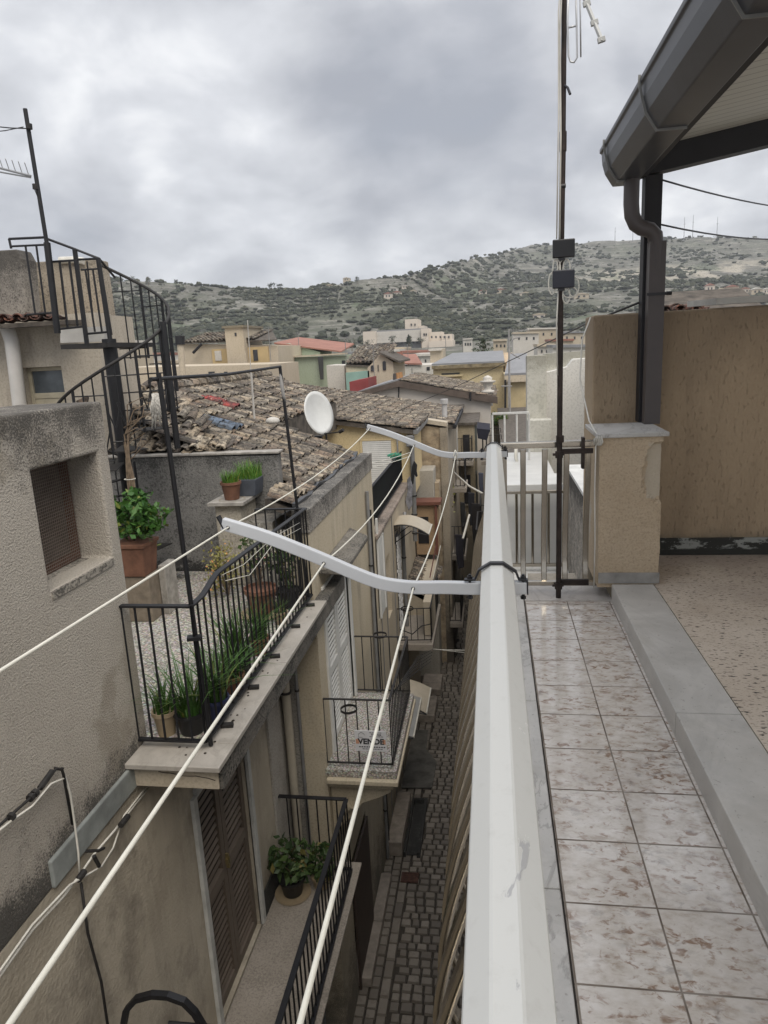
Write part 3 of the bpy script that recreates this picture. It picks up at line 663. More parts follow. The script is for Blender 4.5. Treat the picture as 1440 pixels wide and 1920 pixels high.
def pot(t, c, r0, r1, h, mat, rim=.012, saucer=None, n=22):
    g = G(); g.lathe(c, [(r0,0),(r1*.96,h*.84),(r1*.97,h*.85),(r1+rim,h*.85),(r1+rim,h),(r1-.004,h),(r1-.012,h*.9)], n); g.build('pot', mat, t, 'auto')
    g = G(); g.lathe(c, [(r1-.014,h*.86),(.001,h*.89)], n); g.build('soil', M_soil, t)
    if saucer:
        g = G(); g.lathe(c, [(saucer*.8,-.018),(saucer,-.002),(saucer+.004,-.002),(saucer*.86,-.012)], n); g.build('saucer', M_potcream if saucer < .3 else M_terra, t, True)
def grass_plant(c, r, h, pr, ph, pm, label, mat=M_grass, n=110, name='potted_grass', lean=.5, saucer=None, w=.006):
    t = thing(name, label, 'potted plant', c); rs = random.Random(hash(label) % 9999 if False else len(label)*37+int(c[1]*100))
    pot(t, c, pr*.72, pr, ph, pm, .008, saucer); g = G()
    for k in range(n):
        a = rs.uniform(0, 6.28); q = pr*.8*math.sqrt(rs.random()); blade(g, (c[0]+q*math.cos(a), c[1]+q*math.sin(a), c[2]+ph*.85), h*rs.uniform(.55,1.1), rs.uniform(.05, lean)*(1+rs.random()), a+rs.gauss(0,.8), w*rs.uniform(.7,1.3))
    g.build('foliage', mat, t, recalc=False); return t
zT = -1.046
grass_plant((-2.38,4.38,zT), .1, .34, .085, .19, M_potcream, 'spiky grass in a cream pot, leftmost against the near terrace railing', M_grass, 60, w=.006, lean=.8)
grass_plant((-2.2,4.42,zT), .1, .44, .115, .17, M_potblack, 'tall green blades in a black pot beside the corner of the near railing', M_grass, 95, w=.0075, lean=.8)
grass_plant((-2.09,4.62,zT), .1, .46, .10, .17, M_potblue, 'tall green blades in a dark blue pot at the corner of the near railing', M_grass, 90, w=.0075, lean=.9)
grass_plant((-2.12,5.05,zT), .1, .34, .10, .15, M_terra, 'drooping strappy grass in a small terracotta pot behind the long railing', M_grass, 110, lean=1.3, w=.007)
grass_plant((-2.2,5.42,zT), .1, .50, .12, .17, M_potblack, 'bushy upright blades in a black pot half-way along the long railing', M_grass, 110, lean=.8)
grass_plant((-2.13,5.78,zT), .1, .38, .09, .16, M_terra, 'short upright blades in a terracotta pot past the bushy black pot', M_grass, 100)
grass_plant((-2.15,6.5,zT), .1, .2, .075, .13, M_potcream, 'low sparse sprout in a little clay pot near the far end of the long railing', M_dim, 40)
# flower pots on the pier
grass_plant((-3.03,7.78,-.018+.0), .1, .17, .115, .21, M_terra, 'bright green grass in a terracotta pot and saucer on the pier', M_grassb, 200, saucer=.15, w=.0035, lean=.35)
def trough(c, lab):
    t = thing('potted_grass', lab, 'potted plant', c); rs = random.Random(5)
    g = G(); g.prism([(c[0]-.1,c[1]-.13,c[2]),(c[0]+.1,c[1]-.13,c[2]),(c[0]+.13,c[1]-.15,c[2]+.2),(c[0]-.13,c[1]-.15,c[2]+.2)], (0,.3,0)); g.build('pot', M_potgrey, t, False, .006)
    g = G()
    for k in range(260): blade(g, (c[0]+rs.uniform(-.12,.12), c[1]+rs.uniform(-.14,.14), c[2]+.19), rs.uniform(.12,.26), rs.uniform(.1,.5), rs.uniform(0,6.28), .0035)
    g.build('foliage', M_grassb, t, recalc=False)
trough((-2.90,8.06,-.02), 'bright green grass in a grey-blue square pot behind the terracotta one on the pier')
def bush(t, c, rx, ry, rz, n, lr, mat, seed, stems=8, base=None, name='foliage', clump=16):
    rs = random.Random(seed); g = G(); st = G(); base = Vector(base or (c[0], c[1], c[2]-rz)); c = Vector(c); tips = []
    for k in range(clump):
        d = Vector((rs.gauss(0,1), rs.gauss(0,1), rs.gauss(.2,1))).normalized()*rs.uniform(.45,1.0); tips.append(c+Vector((d.x*rx, d.y*ry, d.z*rz)))
    for k in range(n):
        q = rs.choice(tips); leafcard(g, q+Vector((rs.gauss(0,rx*.2), rs.gauss(0,ry*.2), rs.gauss(0,rz*.2))), lr*rs.uniform(.6,1.3), rs)
    for q in tips[:stems]: m = base.lerp(q, .5)+Vector((rs.uniform(-.03,.03),rs.uniform(-.03,.03),.02)); st.tube([base, m, q], [.006,.004,.002], 5)
    if stems: st.build('stem', M_stem, t)
    g.build(name, mat, t, recalc=False)
# square planter with bush on a stone block
t2 = thing('stone_block', 'brown stone block under the square terracotta planter by the mossy wall', 'block', (-3.62, 6.62, zT))
g = G(); g.box(-3.80,-3.52,6.50,6.78,zT,-.55); g.build('block', simple('brown_stone', (.2,.165,.125), .9, 0, .2, 12, None, .4), t2, False, .01); g = G(); g.box(-3.515,-3.44,6.72,6.98,zT,-.5); g.build('slab', M_cap, t2, False, .008)
t2 = thing('square_planter', 'leafy green bush in a square terracotta planter raised on the stone block', 'potted plant', (-3.68, 6.62, -.55))
c = (-3.68, 6.62); g = G()
def frus(g, c, z0, z1, a0, a1): g.add([(c[0]+sx*a, c[1]+sy*a, z) for z, a in ((z0,a0),(z1,a1)) for sx, sy in ((-1,-1),(1,-1),(1,1),(-1,1))], [(0,3,2,1),(4,5,6,7),(0,1,5,4),(1,2,6,5),(2,3,7,6),(3,0,4,7)])
frus(g, c, -.548, -.24, .135, .165); frus(g, c, -.239, -.20, .18, .182); g.build('pot', M_terra, t2, False, .006); bush(t2, (-3.62,6.6,.05), .31, .25, .23, 900, .042, M_bush, 3, 10, (-3.68,6.62,-.2), clump=30)
# dry vine climbing the stair
t2 = thing('dry_vine', 'bare dry vine stems tied together rising from the leafy planter to the spiral stair', 'vine', (-3.72, 6.7, -.2))
g = G(); rs = random.Random(8)
for k in range(4):
    x = -3.72+k*.022; pts = [Vector((x, 6.75+.02*k, -.2)), Vector((x-.03+rs.uniform(-.02,.02), 6.78, .15)), Vector((x-.045, 6.8, .45)), Vector((-3.76+k*.01, 6.82, .62)), Vector((-3.77+rs.uniform(-.03,.06), 6.84, .86)), Vector((-3.66+rs.uniform(-.05,.12), 6.86, 1.0+.06*k)), Vector((-3.5+rs.uniform(-.1,.2), 6.9, 1.1+.05*k))]
    g.tube(pts, [.014,.013,.012,.012,.009,.006,.003], 6)
for k in range(6): a = Vector((-3.75, 6.83, .6+.07*k)); g.tube([a, a+Vector((rs.uniform(.05,.15),.02,rs.uniform(.02,.1))), a+Vector((rs.uniform(.15,.3),.05,rs.uniform(.0,.22)))], [.007,.005,.002], 5)
g.build('stem', M_stem, t2, True); g = G(); g.tube([Vector((-3.74+.06*math.cos(a/8*6.28), 6.8+.05*math.sin(a/8*6.28), .42)) for a in range(9)], .004, 5); g.build('tie', M_cable_w, t2)
# big pot with blossom, yellow shrub and dark pot at the far end
t2 = thing('big_flower_pot', 'pale blossoming shrub in a big terracotta pot behind the long railing', 'potted plant', (-2.42, 6.95, zT)); pot(t2, (-2.42,6.75,zT+.02), .12, .165, .28, M_terra, .015, .24); bush(t2, (-2.42,6.75,-.38), .2, .2, .28, 420, .022, M_white_fl, 11, 14, (-2.42,6.75,-.74)); bush(t2, (-2.42,6.75,-.4), .18, .18, .26, 160, .03, M_dim, 12, 0, name='green_foliage', clump=14)
t2 = thing('yellow_shrub', 'yellowish shrub growing at the foot of the cream pier', 'shrub', (-3.0, 7.3, zT)); bush(t2, (-3.0,7.25,-.72), .26, .2, .26, 520, .024, M_yel, 21, 12, (-3.0,7.3,-1.04), clump=26)
t2 = thing('dark_potted_plant', 'dark leafy plant in a black pot at the far corner of the near terrace', 'potted plant', (-2.2, 6.98, zT)); pot(t2, (-2.2,6.98,zT), .1, .13, .2, M_potblack, .008); bush(t2, (-2.2,6.98,-.62), .14, .14, .24, 300, .03, M_dim, 31, 8, (-2.2,6.98,-.86))
# lower balcony railing and plants
railing('lower_balcony_railing', 'black iron railing of the lower balcony under the near terrace', [((-2.5,6.87),(-1.69,6.87)), ((-1.69,6.87),(-1.655,3.25))], -4.27, -3.3, .115, M_iron, .009, .05, .018)
def leafy(c, lab, mat, s=1, pm=None, seed=1, saucer=True):
    t = thing('leafy_pot', lab, 'potted plant', c); pot(t, (c[0],c[1],c[2]+.02), .1*s, .14*s, .2*s, pm or M_potblack, .008, .19*s if saucer else None); bush(t, (c[0],c[1],c[2]+.42*s), .24*s, .22*s, .24*s, int(380*s), .05*s, mat, seed, 10, (c[0],c[1],c[2]+.2*s), clump=22)
leafy((-2.28,6.5,-4.26), 'broad-leaved plant in a black pot and saucer by the brown door on the lower balcony', M_dim, 1.05, seed=41); leafy((-1.98,6.62,-4.26), 'smaller leafy plant in a cream pot in the far corner of the lower balcony', M_dim, .8, M_potcream, 42, False)
leafy((-1.85,4.35,-4.26), 'white pot with a dark plant inside the near end of the lower balcony railing', M_dim, .7, simple('white_pot', (.5,.5,.47), .6), 43)
# cables on the near wall
def run_on(*pts): pts = [Vector(p) for p in pts]; return [pts[0]+(pts[0]-pts[1]).normalized()*3.5]+pts
cable(run_on(P(-30,1575,x=-2.44), P(15,1533,x=-2.44), P(62,1492,x=-2.42), P(105,1442,x=-2.43), P(118,1441,x=-2.45)), .008, M_iron2, 'upper tensioned cable with insulators fixed to the near grey wall')
cable(run_on(P(-30,1580,x=-2.43), P(20,1540,x=-2.43), P(60,1512,x=-2.42), P(95,1470,x=-2.42), P(122,1458,x=-2.45), P(132,1490,x=-2.46), P(140,1545,x=-2.46), P(147,1600,x=-2.45), P(150,1655,x=-2.45)), .007, M_cable_w, 'upper grey insulated cable dropping down the near grey wall')
cable(run_on(P(-30,1872,x=-2.43), P(60,1745,x=-2.43), P(120,1680,x=-2.43), P(150,1640,x=-2.44), P(176,1602,x=-2.45), P(215,1557,x=-2.46), P(278,1478,x=-2.47)), .008, M_cable_w, 'lower grey insulated cable running under the cement band of the near wall')
cable(run_on(P(-30,1862,x=-2.42), P(60,1735,x=-2.42), P(130,1660,x=-2.42), P(190,1625,x=-2.44), P(212,1590,x=-2.46), P(232,1530,x=-2.47), P(280,1468,x=-2.47)), .007, M_cable_w, 'lower looping grey cable tied beside the one under the cement band')
cable([P(152,1655,x=-2.48), P(165,1750,x=-2.48), P(190,1840,x=-2.48), P(212,1990,x=-2.48)], .009, M_iron2, 'thin dark conduit running straight down the near wall to the bottom edge')
t2 = thing('cable_anchor', 'rusty hooked anchor bracket holding the upper cable on the near wall', 'bracket', P(118,1445,x=-2.5))
g = G(); g.tube([P(103,1440,x=-2.5), P(106,1441,x=-2.44), P(116,1443,x=-2.43), P(119,1452,x=-2.44), P(124,1480,x=-2.47), P(136,1545,x=-2.48)], .009, 6); g.build('hook', M_iron2, t2, True)
g = G(); g.tube([P(98,1446,x=-2.43), P(75,1478,x=-2.43)], .017, 8); [g.tube([P(a,c_,x=-2.43), P(a-5,c_+6,x=-2.43)], .022, 8) for a, c_ in ((68,1484),(60,1492),(24,1528))]; g.build('insulator', M_iron2, t2)
t2 = thing('cable_anchor', 'dark clamp joining the two lower cables below the cement band', 'bracket', P(176,1605,x=-2.5))
for a_, c_, r_ in (((146,1650),(158,1634),.02),((176,1605),(186,1624),.012),((226,1548),(240,1530),.02)): g = G(); g.tube([P(*a_,x=-2.43), P(*c_,x=-2.43)], r_, 8); g.build('clamp', M_iron2, t2)
g = G(); g.tube([P(156,1596,x=-2.49), P(185,1595,x=-2.44), P(195,1590,x=-2.45)], .01, 6); g.build('hook', M_iron2, t2)
# black hoop at the bottom edge
t2 = thing('iron_hoop', 'black flat iron hoop rising beside the near wall at the bottom edge', 'hoop', P(305,1930,y=3.2))
q = [P(231,1990,y=3.2), P(231,1925,y=3.2), P(237,1893,y=3.2), P(255,1873,y=3.2), P(285,1865,y=3.2), P(315,1867,y=3.2), P(345,1878,y=3.2), P(365,1898,y=3.2), P(384,1930,y=3.2), P(395,1990,y=3.2)]
g = G(); g.sweep(q, [(-.016,-.02),(.016,-.02),(.016,.02),(-.016,.02)], (0,1,0)); g.build('hoop', M_iron, t2, False); g = G(); g.tube([P(316,1918,y=3.2), P(400,1925,y=3.2)], .012, 6); g.build('crossbar', M_iron, t2)
# ================================================================ roofs of old barrel tiles
def tile_roof_mat(name, cols, red=None):
    n = NT(name); r = n.rnd()
    c = n.ramp(r, [(i/(len(cols)-1), k) for i, k in enumerate(cols)])
    c = n.mix(n.math('MULTIPLY', n.step(n.noise(2.6, 7, .75), .46, .58), .75), c, (.06,.055,.048)); c = n.mix(n.math('MULTIPLY', n.step(n.noise(16, 6, .75), .49, .56), .8), c, (.03,.028,.026))
    c = n.mix(n.math('MULTIPLY', n.step(n.noise(13, 4, .6), .62, .7), .6), c, (.46,.42,.33))
    return n.out(c, .95, 0, n.noise(30, 4), .8, .02)
M_tiles = tile_roof_mat('weathered_barrel_tiles', [(.08,.065,.052),(.33,.27,.195),(.16,.125,.097),(.46,.395,.30),(.24,.17,.122),(.11,.092,.078),(.36,.315,.255),(.19,.157,.125)])
M_tilesr = tile_roof_mat('red_barrel_tiles', [(.20,.08,.05),(.25,.11,.075),(.18,.085,.065),(.27,.13,.09)])
M_under = simple('roof_underlay', (.10,.085,.07), .95, 0, .4, 6, None, .4)
def tiles(g, O, u, s, L, S, pw=.16, ph=.26, seed=1, seg=5, jit=1, fil=None, rad=.066):
    """barrel tiles: O eave corner, u along the eave, s up the slope"""
    rs = random.Random(seed); O = Vector(O); u = Vector(u).normalized(); s = Vector(s).normalized(); nrm = u.cross(s).normalized()
    if nrm.z < 0: nrm = -nrm
    nc = max(1, int(L/pw)); nr = max(1, int(S/ph)); A = [math.pi*k/seg for k in range(seg+1)]
    for i in range(nc):
        wob = rs.gauss(0, .012)*jit
        for j in range(nr):
            if rs.random() < .015*jit: continue
            for pan in (0, 1):
                cu = (i+.25+.5*pan)*pw+wob+rs.gauss(0,.007)*jit; cs = j*ph+rs.gauss(0,.02)*jit
                if fil and not fil(cu, cs): continue
                c = O+u*cu+s*cs; ln = ph*1.3
                tw = rs.gauss(0, .05)*jit; ss = (s+u*tw).normalized(); uu = (u-s*tw).normalized(); h0 = .04+rs.uniform(0,.018)*jit; h1 = .018
                r0 = rad*rs.uniform(.94,1.06); r1 = r0*.82; vs = []
                for (q, r, hh) in ((0, r0, h0), (0, r0-.016, h0), (ln, r1, h1)):
                    for a in A:
                        y = math.sin(a)*r*.82 if not pan else -math.sin(a)*r*.6+.03
                        vs.append(c+ss*q+uu*math.cos(a)*r+nrm*(y+hh-(.02 if pan else 0)))
                m = seg+1; fs = []
                for k in range(seg): fs.append((k, k+1, 2*m+k+1, 2*m+k)); fs.append((k, m+k, m+k+1, k+1))
                g.add(vs, fs)
    return g
def roof_part(t, O, u, s, L, S, mat=None, th=.1, under=None, **kw):
    g = G(); tiles(g, O, u, s, L, S, **kw); r = g.build('roof', mat or M_tiles, t, recalc=False)
    O = Vector(O); u = Vector(u).normalized()*L; sv = Vector(s).normalized()*S; nrm = u.cross(sv).normalized(); nrm = nrm if nrm.z > 0 else -nrm
    g = G(); g.prism(under or [O-nrm*.01, O+u-nrm*.01, O+u+sv-nrm*.01, O+sv-nrm*.01], -nrm*th); g.build('underlay', M_under, r)
    return r
# ================================================================ upper house with spiral stair
M_up = wall('pale_stained_plaster', (.42,.37,.30), (.48,.43,.355), (.04,.037,.033), None, None, .6, .35, 40, .005, 1.2)
M_conc2 = wall('dark_weathered_concrete', (.21,.19,.165), (.28,.255,.22), (.03,.028,.026), (2.2, 3.0, .7), None, .6, .9, 30, .012, 1.5, .95, .6)
t = thing('upper_house', 'cream plastered upper house behind the near wall with a small window and red tile eave', 'house', (-6, 8.6, -1))
xe = P(192,700,y=8.4).x; wl = P(40,690,y=8.4); wr = P(113,690,y=8.4); wb = P(50,745,y=8.4)
b = G(); b.wallbox('y', 8.42, 8.8, -12, xe, -1.2, 2.22, [(wl.x, wr.x, wb.z-.25, wl.z)]); b.build('wall', M_up, t)
b = G(); b.box(-12, xe, 8.801, 9.35, -1.2, 2.2); b.build('body', M_up, t)
M_frame = simple('cream_window_frame', (.40,.36,.27), .6)
w = G(); X0, X1, Z0, Z1 = wl.x, wr.x, wb.z-.25, wl.z
w.box(X0+.002, X0+.05, 8.5, 8.56, Z0, Z1-.002); w.box(X1-.05, X1-.002, 8.5, 8.56, Z0, Z1-.002); w.box(X0+.051, X1-.051, 8.5, 8.56, Z1-.05, Z1-.002); w.box(X0+.051, X1-.051, 8.5, 8.56, Z0+.22, Z0+.29); w.box(X0+.051, X1-.051, 8.51, 8.55, Z0, Z0+.219)
w = w.build('window', M_frame, t, False, .004); b = G(); b.box(X0+.05, X1-.05, 8.53, 8.54, Z0+.29, Z1-.05); b.build('pane', simple('curtained_glass', (.10,.115,.13), .15, 0, .2, 3), w)
ze = P(60,600,y=8.1).z; xr = P(130,604,y=8.1).x
b = G(); b.prism([(-12,8.0,ze-.03),(xr,8.0,ze-.03),(xr,8.75,ze+.0),(-12,8.75,ze+.0)], (0,0,-.05)); b.build('eave', M_under, t)
b = G(); tiles(b, (-8,8.0,ze-.02), (1,0,0), (0,.99,.05), 8+xr, .3, .17, .25, 4, 5, .5, rad=.07); b.build('roof', M_tilesr, t, recalc=False)
b = G(); b.tube([P(12,612,y=8.25), P(22,640,y=8.25), P(32,720,y=8.3), P(40,790,y=8.32)], .085, 14); b.build('downpipe', simple('white_pipe', (.58,.56,.53), .5, 0, .06, 4), t, 'auto')
p1 = P(0,462,y=8.6); p2 = P(36,468,y=8.6)
b = G(); b.prism([(-12,8.55,2.1),(P(52,600,y=8.55).x,8.55,2.1),(P(42,492,y=8.55).x,8.55,p2.z-.12),(p2.x,8.55,p2.z),(-12,8.55,p1.z+.02)], (0,.3,0)); b.build('parapet', M_conc2, t, False, .02, 2)
q0 = P(42,492,y=9.4); q1 = P(178,486,y=9.4)
b = G(); b.prism([(q0.x-.3,9.4,1.2),(q1.x+.05,9.4,1.2),(q1.x+.03,9.4,q1.z),(P(108,484,y=9.4).x,9.4,q1.z+.02),(q0.x-.3,9.4,q0.z)], (0,.3,0)); b.build('stair_wall', wall('brown_stained_wall', (.33,.28,.215), (.39,.34,.27), (.035,.032,.028), (2.7, 3.15, .6), None, .6, .9, 40, .01, 1.2, .95, .5), t, False, .02)
b = G(); b.tube([P(112,488,y=9.38), P(140,487,y=9.38), P(158,490,y=9.38)], .045, 8); b.build('pipe_end', M_cable_w, t)
# spiral stair
t = thing('spiral_stair', 'black iron spiral staircase with thin balusters climbing to the upper house', 'staircase', (-4.1, 7.4, -1.05))
CXs, CYs, RAD = -4.1, 7.4, .66
g = G(); g.tube([(CXs,CYs,-1.05),(CXs,CYs,1.86)], .075, 14); g.build('pole', M_iron, t, 'auto')
g = G(); g.tube([(CXs+RAD+.03,CYs-.1,.66),(CXs+RAD+.03,CYs-.1,2.0)], .035, 8); g.build('outer_post', M_iron, t, 'auto')
def zrail(th): return 2.72+(th-120)*.0062
def hp(th, r, z): return Vector((CXs+r*math.cos(R(th)), CYs+r*math.sin(R(th)), z))
g = G(); g.tube([hp(th, RAD, zrail(th)) for th in range(120, -256, -8)], .017, 8); g.build('handrail', M_iron2, t, True)
th0 = 95; k = 0
while k < 14:
    a0 = th0-30*k; z = 1.66-.19*k
    if z < -.95: break
    g = G(); g.prism([hp(a0-16, .06, z), hp(a0-16, RAD, z), hp(a0, RAD*1.01, z), hp(a0+16, RAD, z), hp(a0+16, .06, z)], (0,0,-.012)); g.build('tread', M_iron2, t)
    if a0 > -256:
        for d in (-15, -5, 5):
            g = G(); th = a0+d; g.tube([hp(th, RAD-.005, z-.02 if d else z-.1), hp(th, RAD-.005, zrail(th))], .016 if d == -15 else .0085, 6); g.build('baluster', M_iron, t, 'auto')
        g = G(); g.tube([hp(a0+q, RAD-.005, zrail(a0)-.16) for q in (-15,-5,5,15)], .007, 5); g.tube([hp(a0+q, RAD-.005, z+.1) for q in (-15,-5,5,15)], .007, 5); g.build('cross_rail', M_iron, t)
        if 4 <= k <= 9:
            g = G()
            for q, s in ((-10, 1), (0, 1), (10, 1)):
                g.tube([hp(a0+q, RAD, z+.22), hp(a0+q-5, RAD, z+.42), hp(a0+q-6, RAD, z+.5)], .008, 5); g.tube([hp(a0+q, RAD, z+.22), hp(a0+q+5, RAD, z+.42), hp(a0+q+6, RAD, z+.5)], .008, 5)
            g.build('ornament', M_iron, t)
    k += 1
lz = P(150,646,y=7.4).z
g = G(); g.prism([P(113,646,y=7.2), P(200,642,y=7.2), P(200,642,y=7.2)+Vector((0,1.1,0)), P(113,646,y=7.2)+Vector((0,1.1,0))], (0,0,-.05)); g.build('landing', M_iron2, t)
g = G(); g.prism([P(113,643,y=7.6), P(196,640,y=7.6), P(196,612,y=7.6), P(113,615,y=7.6)], (0,.08,0)); g.build('landing_panel', simple('white_wall_panel', (.55,.53,.49), .7, 0, .1, 5), t)
def pbar(g, a, b, r, y=7.4): g.tube([P(*a,y=y), P(*b,y=y)], r, 6)
for a, b_, r in (((140,467),(163,645),.026),((184,484),(207,640),.026),((188,498),(209,628),.014)): g = G(); pbar(g, a, b_, r); g.build('post', M_iron, t, 'auto')
for a, b_, r in (((48,462),(66,588),.011),((68,460),(85,588),.011),((112,492),(127,616),.013),((130,490),(146,615),.013),((160,505),(178,622),.011),((163,490),(176,612),.009),((174,505),(191,622),.011)): g = G(); pbar(g, a, b_, r); g.build('baluster', M_iron, t, 'auto')
for a, b_, r in (((17,448),(84,445),.013),((17,448),(21,466),.013),((20,462),(84,459),.011),((50,590),(102,586),.011),((94,491),(140,488),.012),((112,617),(160,612),.012),((140,487),(186,485),.012),((163,626),(207,622),.012),((152,506),(184,504),.01)): g = G(); pbar(g, a, b_, r); g.build('landing_rail', M_iron, t, 'auto')
g = G(); g.tube([P(86,447,y=7.4), P(140,467,y=7.4), P(186,485,y=7.4), P(215,520,y=7.9)], .014, 6); g.build('landing_handrail', M_iron, t)
g = G(); rs = random.Random(4)
for k in range(26):
    a = P(292+rs.uniform(-6,6), 738, y=6.72); q = P(296+rs.uniform(-14,16), 795+rs.uniform(-25,10), y=6.7); m = a.lerp(q, .5)+Vector((rs.uniform(-.04,.04), 0, rs.uniform(-.03,.03))); g.tube([a, m, q], [.014,.01,.004], 5)
tag(g.build('tied_rope', simple('frayed_white_rope', (.46,.44,.4), .95, 0, .3, 60, None, .4), None, True), 'frayed bundle of white rope knotted to the tall pole beside the spiral stair', 'rope')
t = thing('aerial_pole', 'bare black pole rising above the landing of the spiral stair', 'pole', P(105,612,y=7.35))
g = G(); g.tube([P(108,625,y=7.35), P(88,455,y=7.35)], .035, 10); g.tube([P(88,458,y=7.35), P(47,204,y=7.35)], .022, 10); g.build('pole', M_iron, t, 'auto')
g = G(); g.tube([P(54,232,y=7.33), P(55,242,y=7.33)], .032, 8); g.tube([P(66,345,y=7.33), P(67,355,y=7.33)], .03, 8); g.tube([P(64,352,y=7.31), P(72,372,y=7.33), P(78,385,y=7.33)], .006, 5); g.build('strap', M_iron2, t)
t = thing('roof_aerial', 'pale metal rooftop aerial entering at the left edge beside the black pole', 'aerial', P(0,310,y=7.6))
g = G(); g.tube([P(-60,300,y=7.6), P(58,330,y=7.6)], .012, 6); g.tube([P(-60,312,y=7.6), P(58,333,y=7.6)], .008, 6)
for x in (-20, 0, 12, 24, 36, 48): g.tube([P(x-2,295+x*.2,y=7.5), P(x+6,318+x*.22,y=7.7)], .004, 5)
g.build('boom', simple('pale_metal', (.3,.3,.3), .4, .6), t)
cable([P(-60,232,y=7.5), P(20,240,y=7.4), P(52,241,y=7.34)], .006, M_cable_b, 'thin wire running left from the top of the black pole'); cable([P(-60,252,y=7.5), P(10,245,y=7.4), P(44,238,y=7.34)], .005, M_cable_b, 'lower thin wire running left from the top of the black pole')

# ================================================================ second house: yellow facade, shuttered balcony, big roof
M_yell = wall('ochre_stained_facade', (.45,.385,.28), (.50,.44,.335), (.06,.055,.05), None, None, .5, .3, 40, .005, .9)
M_yell_low = wall('streaked_facade', (.42,.365,.27), (.47,.415,.325), (.06,.055,.05), None, (-5.5, -7.3, .7), .75, .35, 40, .005, .9)
M_par = wall('black_weathered_parapet', (.29,.27,.24), (.36,.335,.3), (.028,.027,.026), (-.5, .12, .8), None, .9, .9, 38, .01, 2, .95, .8)
M_shut = simple('white_shutter_paint', (.60,.60,.58), .5, 0, .06, 5, None, .05)
t = thing('ochre_house', 'ochre old house with white louvred balcony door, blackened parapet and big barrel-tile roof', 'house', (-2.0, 9.3, -7.3))
b = G(); b.wallbox('x', -2.3, -2.0, 7.3, 11.45, -3.0, -.32, [(7.72,9.08,-3.0,-1.15)]); b.build('wall', M_yell, t)
b = G(); b.wallbox('x', -2.3, -2.003, 7.3, 11.45, -7.4, -3.002, [(7.72,9.08,-3.22,-3.002),(8.1,9.3,-7.4,-5.2)]); b.build('lower_wall', M_yell_low, t)
b = G(); b.box(-2.18, -1.985, 7.28, 11.5, -.318, -.05); b.build('parapet', M_par, t, False, .012)
b = G(); b.box(-2.6, -2.3, 7.3, 7.6, -7.4, -.35); b.box(-6, -2.3, 8.45, 11.45, -7.4, -.35); b.build('body', M_low, t)
b = G(); b.prism([(-2.36,7.5,-.16),(-2.19,7.5,-.075),(-2.19,11.3,-.075),(-2.36,11.3,-.16)], (0,0,.012)); b.sweep([(-2.2+.03*math.sin(k*1.3),7.5+k*.3,-.045+.02*math.sin(k*2.1)) for k in range(14)], [(-.03,-.02),(.03,-.02),(.03,.02),(-.03,.02)]); b.build('gutter_membrane', simple('bitumen_membrane', (.045,.047,.052), .45, 0, .3, 7), t)
u = (0,1,0); sl_ = Vector((-1,0,.42)).normalized()
pat = {}
zm = lambda a, q: -.10+q*sl_.z
r = roof_part(t, (-2.24,8.42,-.10), u, sl_, 3.05, 3.15, seed=11, jit=.95, under=[(-2.24,8.42,-.13),(-2.24,11.47,-.13),(-5.12,11.47,1.08),(-5.12,10.15,1.08),(-3.55,8.42,.42)], fil=lambda a, q: zm(a, q) < .40+.42*a+.25)
hs = Vector((0,1,.42)).normalized(); g = G(); tiles(g, (-5.15,8.36,.46), (1,0,0), hs, 2.6, 2.1, seed=19, jit=1.7, fil=lambda a, q: .46+q*hs.z < -.10+.42*(-2.24-(-5.15+a))+.15); g.build('hip_roof', M_tiles, t, recalc=False)
g = G(); g.prism([(-5.15,8.40,.40),(-3.45,8.40,.40),(-5.15,10.1,1.1)], (0,0,-.08)); g.build('hip_underlay', M_under, t)
g = G(); tiles(g, (-2.24,7.62,-.10), u, sl_, .8, .36, seed=12); g.build('roof_end', M_tiles, t, recalc=False); g = G(); g.prism([(-2.24,7.62,-.13),(-2.24,8.42,-.13),(-2.58,8.42,.01),(-2.58,7.62,.01)], (0,0,-.1)); g.build('roof_end_underlay', M_under, t)
u3 = Vector(u); O3 = Vector((-3.62,11.47,.47)); g = G(); tiles(g, O3, u, sl_, 5.0, 1.7, seed=15, jit=1.0); g.build('rear_roof', M_tiles, t, recalc=False)
g = G(); g.prism([(-3.62,11.47,.44),(-3.62,16.45,.44),(-5.2,16.45,1.11),(-5.2,11.47,1.11)], (0,0,-.6)); g.build('rear_underlay', M_under, t)
# far slope of the ridge
g = G(); g.prism([(-5.15,8.42,1.1),(-5.15,16.4,1.1),(-8.2,16.4,-.1),(-8.2,8.42,-.1)], (0,0,-.1)); g.build('back_roof', M_tiles, t)
g = G(); tiles(g, (-5.13,8.4,1.12), (0,1,0), (0,1,0), .3, 3.1, .3, .3, 5, 6, .6, rad=.11) if False else [g.tube([(-5.13+random.uniform(-.02,.02),8.42+k*.3,1.19),(-5.13,8.76+k*.3,1.17)], [.1,.085], 8) for k in range(26)]; g.build('ridge_tiles', M_tiles, t, recalc=False)
M_redp = tile_roof_mat('red_painted_tiles', [(.34,.05,.05),(.4,.07,.06),(.3,.05,.05)]); M_bluep = tile_roof_mat('blue_painted_tiles', [(.10,.14,.2),(.13,.17,.23),(.16,.18,.2)])
def painted(c0, c1, y0, y1, mat, nm, seed):
    """lime-washed group of tiles lying just over the roof"""
    g = G(); O = Vector((-2.24,8.42,-.085)); cs, cm, cy = (c0+c1)/2, (c1-c0)/2, (y0+y1)/2
    tiles(g, O+Vector((0,0,.012)), u, sl_, 3.05, 3.15, seed=11, rad=.082, fil=lambda a, q: ((a-cy)/((y1-y0)/2))**2+((q-cs)/cm)**2 < 1); g.build(nm, mat, t, recalc=False)
pa = P(403,772,z=.75); 
